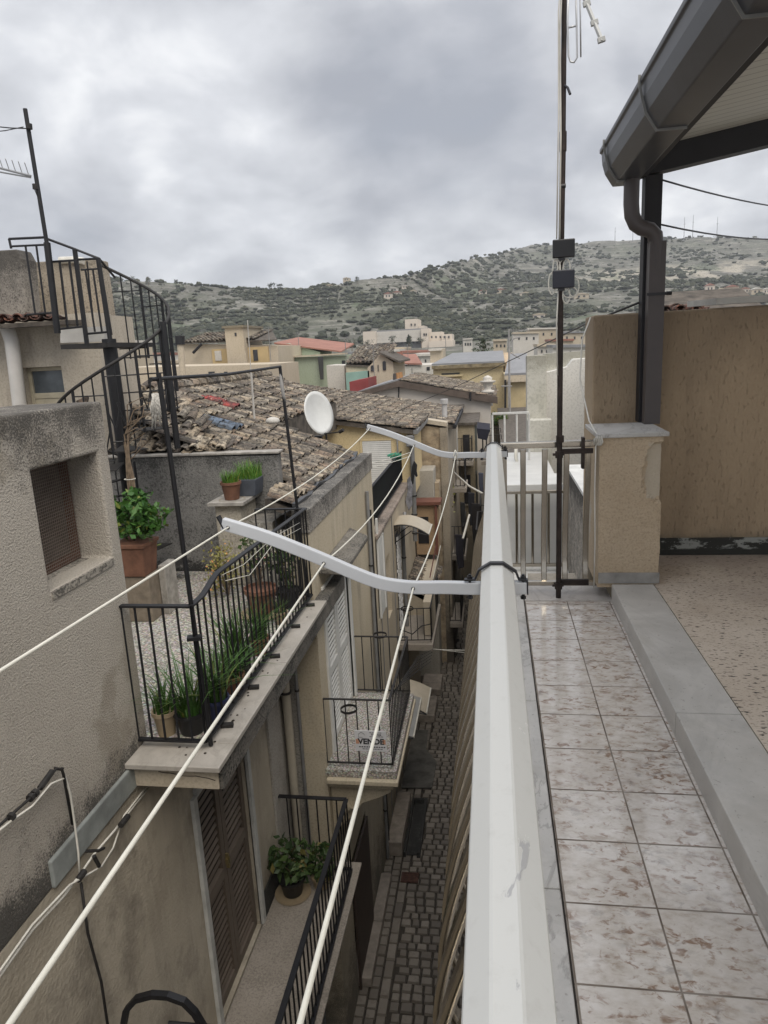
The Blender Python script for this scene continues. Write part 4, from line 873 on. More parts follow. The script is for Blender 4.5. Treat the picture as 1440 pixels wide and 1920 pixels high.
def onroof(px, py):
    d = CX*(px-720)+CD*(py-960)+CF*F; O = Vector((-2.24,8.42,-.07)); nrm = Vector((.42,0,1)).normalized()
    k = (O-EYE).dot(nrm)/d.dot(nrm); q = EYE+d*k; return (q.y-8.42, (q-O).dot(sl_))
for (px, py, w_, h_, mat, nm, sd) in ((432,762,.42,.30,M_redp,'red_tiles',1),(438,808,.22,.3,M_bluep,'blue_tiles',2)):
    yy, ss = onroof(px, py); painted(ss-h_, ss+h_, yy-w_, yy+w_, mat, nm, sd)
# white louvred door and its frame
d = G(); d.box(-2.06, -1.975, 7.62, 7.72, -3.2, -1.06); d.box(-2.06, -1.975, 9.08, 9.18, -3.2, -1.06); d.box(-2.06, -1.975, 7.722, 9.078, -1.15, -1.06); d = d.build('door', M_shut, t, False, .004)
for y0, y1 in ((7.73, 8.39), (8.41, 9.07)):
    g = G(); shutter_leaf(g, -2.02, y0, y1, -3.19, -1.16, -.045, .066, .08, (-2.25,), .19); g.build('shutter_leaf', M_shut, d)
b = G(); b.box(-2.2, -2.1, 7.72, 9.08, -3.2, -1.15); b.build('door_back', simple('dark_interior', (.02,.018,.016), .9), d)
b = G(); b.prism([(-2.0,7.55,-.80),(-1.70,7.62,-.84),(-1.70,9.2,-.86),(-2.0,9.45,-.80)], (0,0,-.07)); b.build('door_hood', wall('black_mossy_slab', (.13,.12,.105), (.2,.185,.16), (.02,.02,.019), None, None, .3, .9, 40, .01, 5, .95, .8), t, False, .015)
b = G(); b.box(-2.0, -1.97, 8.15, 9.3, -7.4, -5.3); b.build('street_door', simple('street_door_brown', (.06,.04,.03), .6), t)
# second balcony
M_bal2 = gravel()
b = G(); b.box(-2.02, -1.17, 7.28, 9.22, -3.3, -3.2); b.build('balcony_slab', M_bal2, t, False, .008)
b = G(); b.box(-2.0, -1.15, 7.22, 9.25, -3.36, -3.302); b.box(-2.0, -1.22, 7.3, 9.2, -3.45, -3.362); b.build('balcony_cornice', M_yell, t, False, .008)
for y in (7.4, 9.0):
    b = G(); pts = [(-2.0,y,-3.45),(-1.25,y,-3.45),(-1.27,y,-3.56),(-1.4,y,-3.63),(-1.62,y,-3.72),(-1.75,y,-3.9),(-2.0,y,-4.15)]; b.prism(pts, (0,.16,0)); b.build('corbel', M_yell, t, False, .008)
b = G(); b.tube([(-1.83,7.37,-3.78),(-1.76,7.37,-3.72)], .06, 12); b.build('corbel_scroll', M_yell, t)
rb = railing('shuttered_balcony_railing', 'rusty black balcony railing holding the VENDE sign below the white louvred door', [((-2.0,7.34),(-1.22,7.34)), ((-1.22,7.34),(-1.22,9.17)), ((-1.22,9.17),(-2.0,9.17))], -3.2, -2.32, .125, M_iron2, .0075, .03, .014)
for x, y in ((-1.68, 7.26), (-1.62, 9.25)):
    g = G(); g.sweep([(x+.095*math.cos(a/20*6.2832), y+.095*math.sin(a/20*6.2832), -2.4 if y < 8 else -2.33) for a in range(21)], [(-.003,-.014),(.003,-.014),(.003,.014),(-.003,.014)]); g.build('pot_ring', M_iron2, rb)
g = G()
for k in range(5): g.tube([(-1.24,7.6+.1*k,-2.4-.03*k), (-1.0,8.0+.12*k,-2.3), (-.85,8.6+.1*k,-2.42)], .004, 4)
tag(g.build('loose_wire', M_cable_b, None, True), 'tangle of loose black wires sticking out of the shuttered balcony over the alley', 'wire')
# VENDE sign
sgn = thing('sale_sign', 'white VENDE house-for-sale sign tied to the balcony railing', 'sign', (-1.47, 7.32, -2.85))
sx0, sx1, sz1 = -1.645, -1.275, -2.70; sh_ = .265
g = G(); g.box(sx0, sx1, 7.315, 7.322, sz1-sh_, sz1); g.build('board', simple('sign_white', (.66,.66,.68), .5, 0, .04, 6), sgn, False, .002)
M_ink = simple('sign_ink', (.02,.02,.022), .6); M_inkg = simple('sign_grey_ink', (.10,.10,.11), .6); M_or = simple('sign_orange', (.55,.30,.2), .6)
def text(s, size, x, z, mat, parent, y=7.3135, name='lettering', bold=0):
    cu = bpy.data.curves.new('t', 'FONT'); cu.body = s; cu.size = size; cu.align_x = 'CENTER'; cu.extrude = .0008; cu.offset = bold
    o = bpy.data.objects.new('t', cu); COL.objects.link(o)
    bpy.context.view_layer.update(); dg = bpy.context.evaluated_depsgraph_get(); me = bpy.data.meshes.new_from_object(o.evaluated_get(dg)); bpy.data.objects.remove(o)
    g = G(); g.add([(x+v.co.x, y-v.co.z, z+v.co.y) for v in me.vertices], [tuple(p.vertices) for p in me.polygons]); return g.build(name, mat, parent)
text('VENDE', .098, -1.455, sz1-.17, M_ink, sgn, bold=.0035); text('TROVA', .036, -1.39, sz1-.062, M_ink, sgn, bold=.001)
g = G()
for k in range(11): g.box(-1.60+.029*k, -1.60+.029*k+.02, 7.3125, 7.3145, sz1-.215, sz1-.20)
for k in range(7): g.box(-1.56+.035*k, -1.56+.035*k+.028, 7.3125, 7.3145, sz1-.238, sz1-.23)
for k in range(5): g.box(-1.47+.034*k, -1.47+.034*k+.026, 7.3125, 7.3145, sz1-.076, sz1-.07)
for k in range(5): g.box(-1.47+.03*k, -1.47+.03*k+.022, 7.3125, 7.3145, sz1-.026, sz1-.019)
g.build('small_print', M_inkg, sgn)
g = G(); hh = [(-1.60,-.085),(-1.60,-.045),(-1.565,-.02),(-1.53,-.045),(-1.53,-.06)]
for a, c in zip(hh, hh[1:]): g.bar((a[0],7.3135,sz1+a[1]), (c[0],7.3135,sz1+c[1]), .002, .005, (0,1,0)) if False else g.tube([(a[0],7.3135,sz1+a[1]), (c[0],7.3135,sz1+c[1])], .0025, 4)
g.tube([(-1.60,7.3135,sz1-.085), (-1.55,7.3135,sz1-.085)], .0025, 4); g.build('house_logo', M_inkg, sgn)
g = G(); g.box(sx0+.01, sx0+.05, 7.3128, 7.3145, sz1-.17, sz1-.11); g.box(sx1-.045, sx1-.008, 7.3128, 7.3145, sz1-.17, sz1-.11); g.build('orange_band', M_or, sgn)
# downpipes
M_dp = simple('cream_downpipe', (.40,.36,.29), .6, 0, .1, 3); M_dg = simple('grey_downpipe', (.2,.2,.2), .5, .1, .15, 5)
def pipe(pts, r, mat, lab, name='downpipe', cl=True):
    t = thing(name, lab, 'pipe', pts[-1]); g = G(); g.tube(pts, r, 10); g.build('pipe', mat, t, 'auto')
    if cl:
        a, c = Vector(pts[-2]), Vector(pts[-1])
        for s in (.15, .5, .85): g = G(); q = a.lerp(c, s); g.tube([q-Vector((0,0,.012)), q+Vector((0,0,.012))], r*1.35, 10); g.build('clip', M_iron2, t)
    return t
pipe([(-2.40,7.22,-1.3),(-2.40,7.22,-7.2)], .05, M_dp, 'thick cream downpipe under the end of the near terrace slab'); pipe([(-2.28,7.27,-1.3),(-2.28,7.27,-7.2)], .02, M_dg, 'thin grey conduit beside the thick cream downpipe', 'conduit')
pipe([(-1.96,10.72,-.55),(-1.96,10.72,-.8),(-1.955,10.75,-7.2)], .028, M_dg, 'grey downpipe on the ochre facade right of the white louvred door')
pipe([(-1.965,10.95,-.9),(-1.965,10.95,-7.2)], .02, M_iron2, 'slim dark conduit beside the grey downpipe on the ochre facade', 'conduit', False)
# satellite dish
t = thing('satellite_dish', 'white oval satellite dish on a bracket above the yellow wall', 'dish', P(600,815,y=11.6))
dc = P(598,774,y=11.7); ax = Vector((.87,-.42,.22)).normalized(); ux = Vector((ax.y,-ax.x,0)).normalized(); uz = ux.cross(ax) if ux.cross(ax).z > 0 else ax.cross(ux); g = G(); vs = []; fs = []; nr, na = 6, 28
for side in (0, 1):
    for i in range(nr+1):
        q = i/nr
        for k in range(na): a = 2*math.pi*k/na; vs.append(dc+ux*.36*q*math.cos(a)+uz*.37*q*math.sin(a)+ax*(.07*q*q-.06-(.01 if side else 0)))
for side in (0, 1):
    o = side*(nr+1)*na
    for i in range(nr):
        for k in range(na): fs.append((o+i*na+k, o+i*na+(k+1) % na, o+(i+1)*na+(k+1) % na, o+(i+1)*na+k))
for k in range(na): fs.append((nr*na+k, nr*na+(k+1) % na, (nr+1)*na+nr*na+(k+1) % na, (nr+1)*na+nr*na+k))
g.add(vs, fs).build('dish', simple('dish_paint', (.62,.63,.62), .45, 0, .06, 4), t, True, recalc=False)
g = G(); g.tube([dc-ax*.06, dc-ax*.25, P(612,815,y=11.7), P(612,840,y=11.7)], .02, 8); g.tube([dc-uz*.36, dc-uz*.4+ax*.35], .012, 6); g.tube([dc-uz*.4+ax*.33, dc-uz*.38+ax*.42], .03, 8); g.build('bracket', M_iron2, t)
g = G(); g.obox(P(597,822,y=11.75), (.06,0,0), (0,.05,0), (0,0,.045)); g.build('receiver_box', M_dark, t)
t = thing('thin_aerial', 'slender pale aerial rod standing on the big tiled roof', 'aerial', P(475,780,y=9.6)); g = G(); g.tube([P(477,785,y=9.9), P(471,700,y=9.9)], .016, 6); g.tube([P(471,705,y=9.9), P(464,600,y=9.9)], .007, 6); g.build('rod', simple('pale_rod', (.45,.43,.4), .6), t)
t = thing('stone', 'loose white stone lying on the big tiled roof', 'stone', P(511,786,y=10.2)); 
g = G(); c = P(511,786,y=10.2); g.lathe((c.x,c.y,c.z-.03), [(.01,-.04),(.09,-.03),(.11,0),(.09,.04),(.03,.06),(.005,.06)], 12); g.build('stone', simple('white_stone', (.5,.48,.44), .9), t, True)
# ================================================================ the alley
M_cob = NT('worn_cobbles')
def _cob():
    n = M_cob; r = n.rnd(); c = n.ramp(r, [(0, (.125,.11,.094)), (.5, (.175,.155,.13)), (1, (.23,.205,.175))]); k = n.noise(9, 6, .7)
    c = n.mix(n.step(k, .5, .7), c, (.15,.125,.1)); return n.out(c, .8, 0, n.noise(30, 4), .5, .006)
M_cob = _cob()
M_joint = simple('dirt_joint', (.045,.038,.03), .95, 0, .3, 20)
b = G(); b.box(-8, 3, -9, 60, -7.6, -7.335); tag(b.build('street_bed', M_joint), 'dark dirt between the cobbles of the narrow alley', 'street', None, 'structure')
g = G(); rs = random.Random(2); y = 4.6
while y < 38:
    d = rs.uniform(.13,.175); x = -1.55+rs.uniform(-.03,.05)
    while x < .3:
        w = rs.uniform(.13,.2); x1 = min(x+w, .3); j = .008; z = -7.3+rs.uniform(-.012,.008)
        q = [(x+j+rs.uniform(0,.01), y+j+rs.uniform(0,.01)), (x1-j-rs.uniform(0,.01), y+j+rs.uniform(0,.01)), (x1-j-rs.uniform(0,.01), y+d-j-rs.uniform(0,.01)), (x+j+rs.uniform(0,.01), y+d-j-rs.uniform(0,.01))]; mx = (x+x1)/2; my = y+d/2
        g.add([(a, c, -7.34) for a, c in q]+[(mx+(a-mx)*.86, my+(c-my)*.86, z) for a, c in q], [(4,5,6,7),(0,1,5,4),(1,2,6,5),(2,3,7,6),(3,0,4,7)]); x = x1
    y += d
for col in range(3):
    y = 4.6
    while y < 38:
        d = rs.uniform(.15,.34) if col == 2 else rs.uniform(.13,.2); x0 = -2.02+col*.155; x1 = x0+.15; j = .008; z = -7.3+rs.uniform(-.01,.01)
        q = [(x0+j,y+j),(x1-j,y+j+rs.uniform(0,.01)),(x1-j,y+d-j),(x0+j,y+d-j)]; mx = (x0+x1)/2; my = y+d/2
        g.add([(a, c, -7.34) for a, c in q]+[(mx+(a-mx)*.88, my+(c-my)*.9, z) for a, c in q], [(4,5,6,7),(0,1,5,4),(1,2,6,5),(2,3,7,6),(3,0,4,7)]); y += d
tag(g.build('street', M_cob, recalc=False), 'narrow cobbled alley far below between the houses', 'street', None, 'structure')
M_step = simple('worn_grey_stone', (.27,.235,.2), .85, 0, .2, 6, None, .3)
def step(x0, x1, y0, y1, h, lab, mat=None):
    t = thing('stone_step', lab, 'step', ((x0+x1)/2, (y0+y1)/2, -7.3), 'stone door steps in the alley'); g = G(); ym = (y0+y1)/2
    g.box(x0, x1, y0, ym-.004, -7.3, -7.3+h); g.box(x0, x1, ym+.004, y1, -7.3, -7.3+h); g.build('slab', mat or M_step, t, False, .015)
step(-2.18, -1.83, 8.2, 10.3, .16, 'long low stone door step at the foot of the ochre house, nearest to us')
step(-1.99, -1.72, 10.9, 12.4, .3, 'raised stone bench step next to the mossy drain in the alley')
step(-1.97, -1.5, 15.6, 16.6, .2, 'stone step below the curved cream street awning'); step(-1.95, -1.45, 17.0, 17.9, .18, 'farther stone step just past the curved street awning')
M_ramp = simple('dark_cement_ramp', (.10,.095,.085), .9, 0, .3, 4, None, .4)
t = thing('cement_ramp', 'dark cement ramp spreading from a doorway onto the cobbles', 'ramp', (-1.7, 13.6, -7.3)); g = G(); g.prism([(-1.98,12.9,-7.29),(-1.35,12.95,-7.29),(-1.32,13.9,-7.29),(-1.6,14.4,-7.29),(-1.62,15.2,-7.29),(-1.98,15.2,-7.29)], (0,0,.03)); g.build('ramp', M_ramp, t, False, .01)
t = thing('drain_trough', 'mossy stone drain trough beside the raised step in the alley', 'drain', (-1.55, 11.7, -7.3)); g = G(); g.wallbox('x', -1.70, -1.66, 10.9, 12.5, -7.3, -7.2); g.box(-1.46,-1.40,10.9,12.5,-7.3,-7.2); g.box(-1.655,-1.465,12.44,12.5,-7.3,-7.2); g.box(-1.655,-1.465,10.96,12.435,-7.3,-7.285); g.build('trough', M_mossy, t)
def hatch(c, r, lab, mat): 
    t = thing('drain_cover', lab, 'drain cover', c); g = G(); g.box(c[0]-r, c[0]+r, c[1]-r*.8, c[1]+r*.8, -7.3, -7.283); [g.box(c[0]-r+.03, c[0]+r-.03, c[1]-r*.7+k*r*.3, c[1]-r*.7+k*r*.3+.02, -7.2825, -7.276) for k in range(5)]; g.build('cover', mat, t, False, .004)
hatch((-1.53,10.4,-7.3), .15, 'rusty square drain cover on the cobbles near the drain trough', simple('rust', (.07,.032,.022), .85, 0, .4, 20)); hatch((-1.25,20.6,-7.3), .13, 'dark drain cover on the cobbles farther along the alley', M_iron2)
# door canopies over the alley
def canopy2(name, lab, y0, y1, x0, x1, z0, z1, mat, curve=0, iron=True):
    t = thing(name, lab, 'awning', (x0, (y0+y1)/2, z0)); g = G(); n = 10 if curve else 1; pts = []
    for k in range(n+1): q = k/n; pts.append(Vector((x0+(x1-x0)*q, 0, z0+(z1-z0)*q+curve*4*q*(1-q))))
    for a, c in zip(pts, pts[1:]): g.prism([(a.x,y0,a.z),(c.x,y0,c.z),(c.x,y1,c.z),(a.x,y1,a.z)], (0,0,-.012))
    g.build('sheet', mat, t)
    for y in (y0, y1):
        g = G(); g.tube([Vector((p.x, y, p.z-.025)) for p in pts], .013, 6)
        if iron: g.tube([(x0,y,z0-.4),(x0,y,z0)], .012, 6); g.tube([(x0,y,z0-.38),((x0+x1)/2,y,(z0+z1)/2+curve-.12),(x1,y,z1-.03)], .011, 6); g.tube([((x0+.06+.06*math.cos(a/10*7)),y,z0-.16+.06*math.sin(a/10*7)) for a in range(10)], .007, 5)
        g.build('frame', M_iron, t)
    g = G(); g.box(x1-.012, x1+.012, y0, y1, z1-.02, z1+.012); g.build('edge', simple('pale_edge', (.5,.48,.42), .5), t)
M_aw = simple('cream_awning_sheet', (.42,.37,.29), .4, 0, .08, 5); M_aw2 = simple('grey_awning_sheet', (.22,.215,.2), .35, 0, .12, 4)
canopy2('door_awning', 'curved cream awning over the beaded doorway of the beige house', 13.75, 14.55, -2.0, -1.3, -1.86, -2.06, M_aw, .09)
canopy2('door_awning', 'grey tilted awning over a street door below the shuttered balcony', 10.9, 12.3, -1.98, -1.42, -4.72, -4.9, M_aw2, 0); canopy2('door_awning', 'curved cream awning over a street door beyond the grey tilted one', 12.0, 13.0, -1.98, -1.3, -4.85, -5.05, M_aw, .06)
# ---- third house (beige, with terrace)
M_beig = wall('light_beige_facade', (.42,.36,.27), (.47,.41,.32), (.08,.07,.06), None, (-5.5, -7.3, .5), .18, .25, 40, .004, .8)
M_capm = wall('mossy_coping', (.24,.19,.16), (.33,.28,.24), (.03,.028,.026), None, None, 0, .9, 30, .015, 5, .95, .8)
t = thing('beige_house', 'light beige house with a railed roof terrace beyond the ochre house', 'house', (-2, 14, -7.3))
b = G(); b.wallbox('x', -2.3, -2.0, 11.455, 17.4, -7.4, -1.56, [(12.5,13.0,-3.4,-2.2),(13.85,14.4,-4.3,-2.1),(14.75,15.1,-4.3,-2.1),(11.0,12.0,-3,-1.2)]); b.build('wall', M_beig, t)
b = G(); b.box(-6, -2.3, 11.455, 17.4, -7.4, -1.9); b.build('body', M_beig, t)
b = G(); b.box(-2.28, -1.95, 11.46, 14.2, -1.555, -1.46); b.box(-2.26, -1.96, 14.21, 16.38, -1.555, -1.475); b.build('coping', M_capm, t, False, .03, 2)
b = G(); b.box(-2.2, -2.12, 12.5, 13.0, -3.4, -2.2); b.build('window', simple('dim_window', (.10,.09,.08), .6), t)
b = G(); b.box(-2.0, -1.965, 11.55, 11.62, -3.0, -1.2+.0); b.box(-2.0, -1.965, 12.1, 12.17, -3.0, -1.6); b.box(-2.0, -1.98, 11.621, 12.099, -3.0, -1.62); b.build('white_door_frame', M_shut, t, False, .004)
b = G()
for y in (11.66, 12.3, 13.4): b.box(-1.998, -1.985, y, y+.02, -7.3, -1.57)
b.build('facade_joint', M_dg, t)
railing('roof_terrace_railing', 'black railing lined with green netting on the terrace of the beige house', [((-2.12,11.5),(-2.12,16.3))], -1.46, -.74, .12, M_iron, .008, .05, .02)
n = NT('green_net'); gx = n.xyz(); k1 = n.step(n.math('ABSOLUTE', n.math('SUBTRACT', n.math('FRACT', n.math('MULTIPLY', gx[1], 30)), .5)), .3, .35)
M_net = n.out(n.mix(k1, (.05,.07,.065), (.012,.02,.018)), .8)
b = G(); b.box(-2.155, -2.145, 11.5, 16.3, -1.42, -.78); tag(b.build('garden_net', M_net), 'dark green netting tied behind the terrace railing of the beige house', 'net')
def beads(y0, y1, lab):
    t = thing('bead_curtain', lab, 'curtain', (-1.99,(y0+y1)/2,-4.3)); g = G(); rs = random.Random(3); y = y0
    while y < y1: 
        z = -4.3
        while z < -2.15: g.obox((-1.975+rs.uniform(-.01,.01), y+rs.uniform(-.012,.012), z), (.012,0,0), (0,.016,0), (0,0,.028)); z += .075
        y += .055
    g.build('strand', simple('white_beads', (.66,.66,.66), .4, 0, .1, 30), t); g = G(); g.box(-2.06,-2.02,y0-.03,y1+.03,-4.3,-2.12); g.build('backing', simple('dim_doorway', (.10,.105,.11), .8), t)
beads(13.88, 14.36, 'white bead curtain hanging in the doorway under the curved cream awning'); beads(14.78, 15.08, 'white bead curtain hanging in the narrower doorway behind the drainpipe')
pipe([(-1.93,15.0,-1.9),(-1.93,14.6,-2.3),(-1.93,14.55,-2.5),(-1.93,14.55,-4.4)], .04, M_dg, 'dark bent drainpipe running down past the bead curtains')
rb = railing('street_balcony_railing', 'black balcony railing below the bead curtains with a hanging pot ring', [((-2.0,13.6),(-1.32,13.65)), ((-1.32,13.65),(-1.34,15.9))], -4.35, -3.6, .13, M_iron2, .008, .03, .015)
b = G(); b.box(-2.0, -1.28, 13.55, 15.95, -4.5, -4.36); b.build('balcony_slab', M_conc, t, False, .01)
g = G(); g.box(-1.5,-1.32,14.0,14.9,-4.34,-3.6); g.build('side_board', M_beig, rb); g = G(); g.sweep([(-1.8+.13*math.cos(a/20*6.2832), 13.7+.13*math.sin(a/20*6.2832), -3.63) for a in range(21)], [(-.003,-.012),(.003,-.012),(.003,.012),(-.003,.012)]); g.build('pot_ring', M_iron2, rb)
cable([(-1.95,13.6,-4.05),(-1.7,13.6,-4.15),(-1.5,13.55,-3.95),(-1.3,13.6,-3.92)], .012, M_cable_b, 'black cable curving across the balcony railing below the bead curtains')
cable([P(770,1215,z=-4.6), P(900,1219,y=14.5)], .012, M_cable_w, 'pale cable strung across the alley above the street', .02); cable([P(770,1210,z=-4.5), P(900,1226,y=14.5)], .01, M_cable_w, 'second pale cable strung across the alley just below the first', .02)
t = thing('lean_to_roof', 'small lean-to roof of broken tiles with a wooden window box in the alley', 'lean-to', (-1.7, 16.5, -4.4))
roof_part(t, (-1.38,15.2,-4.0), (0,1,0), (-1,0,.55), 2.4, .75, seed=31, pw=.17, ph=.22, jit=1.0); g = G(); g.box(-1.97,-1.45,15.2,17.6,-4.6,-3.75); g.build('wall', M_beig, t)
g = G(); g.box(-1.98,-1.4,17.5,17.95,-3.6,-2.3); g.build('window_box', wall('timber_box', (.30,.2,.12), (.4,.28,.17), (.08,.05,.03)), t); g = G(); g.box(-1.99,-1.32,17.4,17.97,-2.28,-2.2); g.box(-1.48,-1.42,17.43,17.5,-3.6,-2.3); g.build('box_roof', simple('dark_red_wood', (.15,.06,.04), .7), t); g = G(); g.box(-1.92,-1.65,17.485,17.499,-3.3,-2.6); g.build('window', M_dark, t)
for lab, a, c in (('thin white pole leaning beside the lean-to tiled roof', (826,1023), (812,1085)), ('thin reddish pole standing against the lean-to tiled roof', (818,1022), (806,1083))):
    g = G(); g.tube([P(*a,y=16.0), P(*c,y=15.6)], .012, 6); tag(g.build('pole', M_cable_w if 'white' in lab else simple('red_pole', (.12,.03,.03), .6)), lab, 'pole')
# ---- yellow house with roller shutter
M_yel2 = wall('cream_yellow_plaster', (.55,.44,.25), (.6,.49,.3), (.15,.12,.09), None, None, .12, .2, 30, .004, .6)
t = thing('yellow_house', 'cream yellow house with a white roller shutter and low tiled roof behind the dish', 'house', (-3, 17, -1.9))
b = G(); b.prism([(-4.9,16.4,-1.9),(-1.9,16.4,-1.9),(-1.9,16.4,-.27),(-4.9,16.4,.18)], (0,2.55,0)); b.build('wall', M_yel2, t)
b = G()
for k in range(34): z = -.52-.047*k; b.prism([(-3.04,16.375,z),(-2.36,16.375,z),(-2.36,16.385,z+.04),(-3.04,16.385,z+.04)], (0,.014,0))
b.build('roller_shutter', M_shut, t); b = G(); b.box(-3.06,-2.34,16.393,16.399,-1.9,-.49); b.build('shutter_frame', simple('shutter_gap', (.2,.2,.19), .8), t)
b = G(); b.box(-3.1,-3.045,16.37,16.4,-1.9,-.46); b.box(-2.355,-2.3,16.37,16.4,-1.9,-.46); b.box(-3.1,-2.3,16.37,16.4,-.478,-.44); b.build('shutter_surround', M_yel2, t, False, .004)
roof_part(t, (-1.72,16.25,-.24), u, Vector((-1,0,.155)).normalized(), 2.9, 5.2, seed=41, jit=1.0)
b = G(); b.box(-1.80,-1.70,16.2,19,-.33,-.24); b.build('gutter', M_dg, t); b = G(); b.box(-1.98,-1.8,16.2,16.395,-.62,-.36); b.build('gutter_hopper', M_dg, t, False, .02)
pipe([(-1.86,16.32,-.5),(-1.86,16.32,-1.6),(-1.87,16.3,-2.9)], .055, M_dg, 'grey downpipe at the right corner of the yellow house')
cable([(-2.21,16.36,-.3),(-2.2,16.36,-.8),(-2.19,16.36,-1.6)], .02, M_dg, 'thin grey conduit right of the white roller shutter')
c = P(742,857,y=15.4); g = G(); rs = random.Random(6)
for k in range(26): g.obox(c+Vector((rs.uniform(-.14,.14), rs.uniform(-.1,.1), rs.uniform(-.08,.08))), (.05,0,.02), (0,.03,.01), (0,0,.004))
tag(g.build('clothes_peg_bundle', simple('green_plastic', (.03,.2,.12), .5)), 'bundle of green plastic pegs on a line before the roller shutter', 'pegs')
for z0, lab in ((-.62,'upper washing wire crossing in front of the roller shutter'),(-.7,'lower washing wire crossing in front of the roller shutter')): cable([P(668,873+z0*0,x=-2.3)+Vector((0,0,z0+.62)), P(770,848,y=15.6)+Vector((0,0,z0+.62))], .008, M_cable_w, lab, .03)
t = thing('laundry', 'black garment hanging by the grey downpipe in the alley', 'laundry', P(776,885,y=15.8))
q = [P(*p,y=15.8) for p in ((776,864),(782,872),(781,884),(783,893),(780,895),(777,889),(775,908),(771,909),(771,890),(772,876))]; g = G(); g.prism(q, (0,.06,0)); g.build('cloth', simple('black_cloth', (.012,.012,.013), .95), t, False, .012)
t = thing('laundry', 'grey cloth bunched around the bottom of the downpipe in the alley', 'laundry', P(770,925,y=15.7)); q = [P(*p,y=15.7) for p in ((763,900),(768,893),(774,915),(772,935),(773,948),(766,958),(760,940),(764,920))]; g = G(); g.prism(q, (0,.08,0)); g.build('cloth', simple('grey_cloth', (.2,.2,.22), .95, 0, .4, 12), t, False, .015)
# ---- stone house and the narrowing alley
n = NT('bare_stone_wall'); k = n.noise(1, 5, .6, n.pos((2,2,7))); M_stone = n.out(n.mix(n.step(n.noise(5,6,.7), .45, .7), n.ramp(k, [(.3,(.30,.23,.155)),(.7,(.46,.38,.27))]), (.16,.125,.09)), .95, 0, k, .8, .02)
t = thing('stone_house', 'bare stone gabled house end with a tiled roof at the bend of the alley', 'house', (-1.9, 20, -7.3))
b = G(); b.prism([(-9.5,19.05,-7.4),(-1.38,19.05,-7.4),(-1.38,19.05,-.52),(-9.5,19.05,.92)], (0,5,0)); b.build('wall', M_stone, t); b = G(); b.box(-1.40,-1.2,19.0,24,-7.4,-.52); b.build('street_wall', wall('dingy_beige_wall', (.27,.23,.175), (.34,.295,.23), (.06,.052,.045), None, (-3, -7.3, .8), .7, .35, 30, .006, 1.2, .92, .3), t)  # stained street wall; lower part also coloured darker for the alley's shade
b = G(); b.prism([(-7,18.98,.56),(-1.2,18.98,-.49),(-1.2,18.98,-.38),(-7,18.98,.67)], (0,.45,0)); b.build('party_wall_top', wall('plaster_strip', (.42,.36,.28), (.47,.41,.32), (.12,.1,.08), None, None, 0, .5, 30, .01), t)
roof_part(t, (-1.05,19.45,-.50), u, Vector((-1,0,.18)).normalized(), 5.2, 8.6, seed=43, jit=1.0)
b = G(); b.box(-1.06,-.98,19.4,24.6,-.60,-.49); b.build('gutter', M_dark, t)
b = G(); c = P(834,785,y=20.3); b.tube([c, (c.x,c.y,P(834,757,y=20.3).z)], .075, 12); b.tube([(c.x,c.y,P(834,757,y=20.3).z),(c.x,c.y,P(834,748,y=20.3).z)], .11, 12); b.build('flue', simple('flue_pipe', (.42,.41,.4), .5, 0, .15, 3), t, 'auto')
t = thing('grey_block', 'grey cement block wall jutting into the alley below the stone house', 'wall', (-1.8, 18.5, -7.3)); b = G(); b.box(-2.3,-1.54,18.2,19.0,-7.4,-1.52); b.build('wall', wall('grey_cement_wall', (.33,.31,.27), (.38,.355,.31), (.1,.09,.08), None, None, .2, .4, 30, .006), t, False, .02); b = G(); b.box(-1.535,-1.42,18.4,18.9,-3.6,-1.9); b.build('rubble_edge', M_stone, t)
b = G(); b.tube([P(801,955,y=18.0), P(812,955,y=18.0)], .05, 10); tag(b.build('pipe_stub', simple('pale_drum', (.5,.47,.43), .6)), 'short pale pipe stub sticking out of the grey cement block', 'pipe')
t = thing('shuttered_house', 'narrow house with stacked balconies farther along the alley', 'house', (-1.2, 27, -7.3))
b = G(); b.wallbox('x', -1.5, -1.25, 24.01, 34, -7.4, -.9, [(24.6,25.4,-2.6,-1.3),(27,28,-2.6,-1.0)]); b.build('wall', M_beig, t); b = G(); b.box(-5,-1.5,24.7,34,-7.4,-.9); b.build('body', M_beig, t)
b = G(); b.prism([(-5,24.7,-.899),(-1.15,24.7,-.899),(-1.15,34,-.899),(-5,34,-.899)], (0,0,.1)); b.build('roof', M_under, t)
for (y0,y1,z0,z1) in ((24.6,25.4,-2.6,-1.3),(27,28,-2.6,-1.0)): b = G(); shutter_leaf(b, -1.3, y0, y1, z0, z1, .05, .1, .08); b.build('shutter', M_shut, t)
def stack(y0, y1, x1, z, lab, xw=-1.25, board=False):
    r_ = railing('alley_balcony', lab, [((xw,y0),(x1,y0)), ((x1,y0),(x1,y1))], z, z+.85, .13, M_iron2, .011, .035, .02, group='stacked balconies down the alley'); g = G(); g.box(xw, x1+.05, y0-.05, y1, z-.14, z-.005); g.build('slab', M_conc, r_, False, .01)
    return r_
stack(21.2, 22.6, -.86, -2.6, 'highest slim balcony on the stone house, beneath the eave'); stack(19.6, 21.5, -.86, -4.25, 'middle slim balcony of the stack on the stone house'); stack(18.6, 20.2, -.95, -5.9, 'lowest dark balcony of the stack on the stone house'); stack(25.5, 27.5, -.75, -2.5, 'far balcony on the narrow house with shutters')
g = G(); rs = random.Random(9)
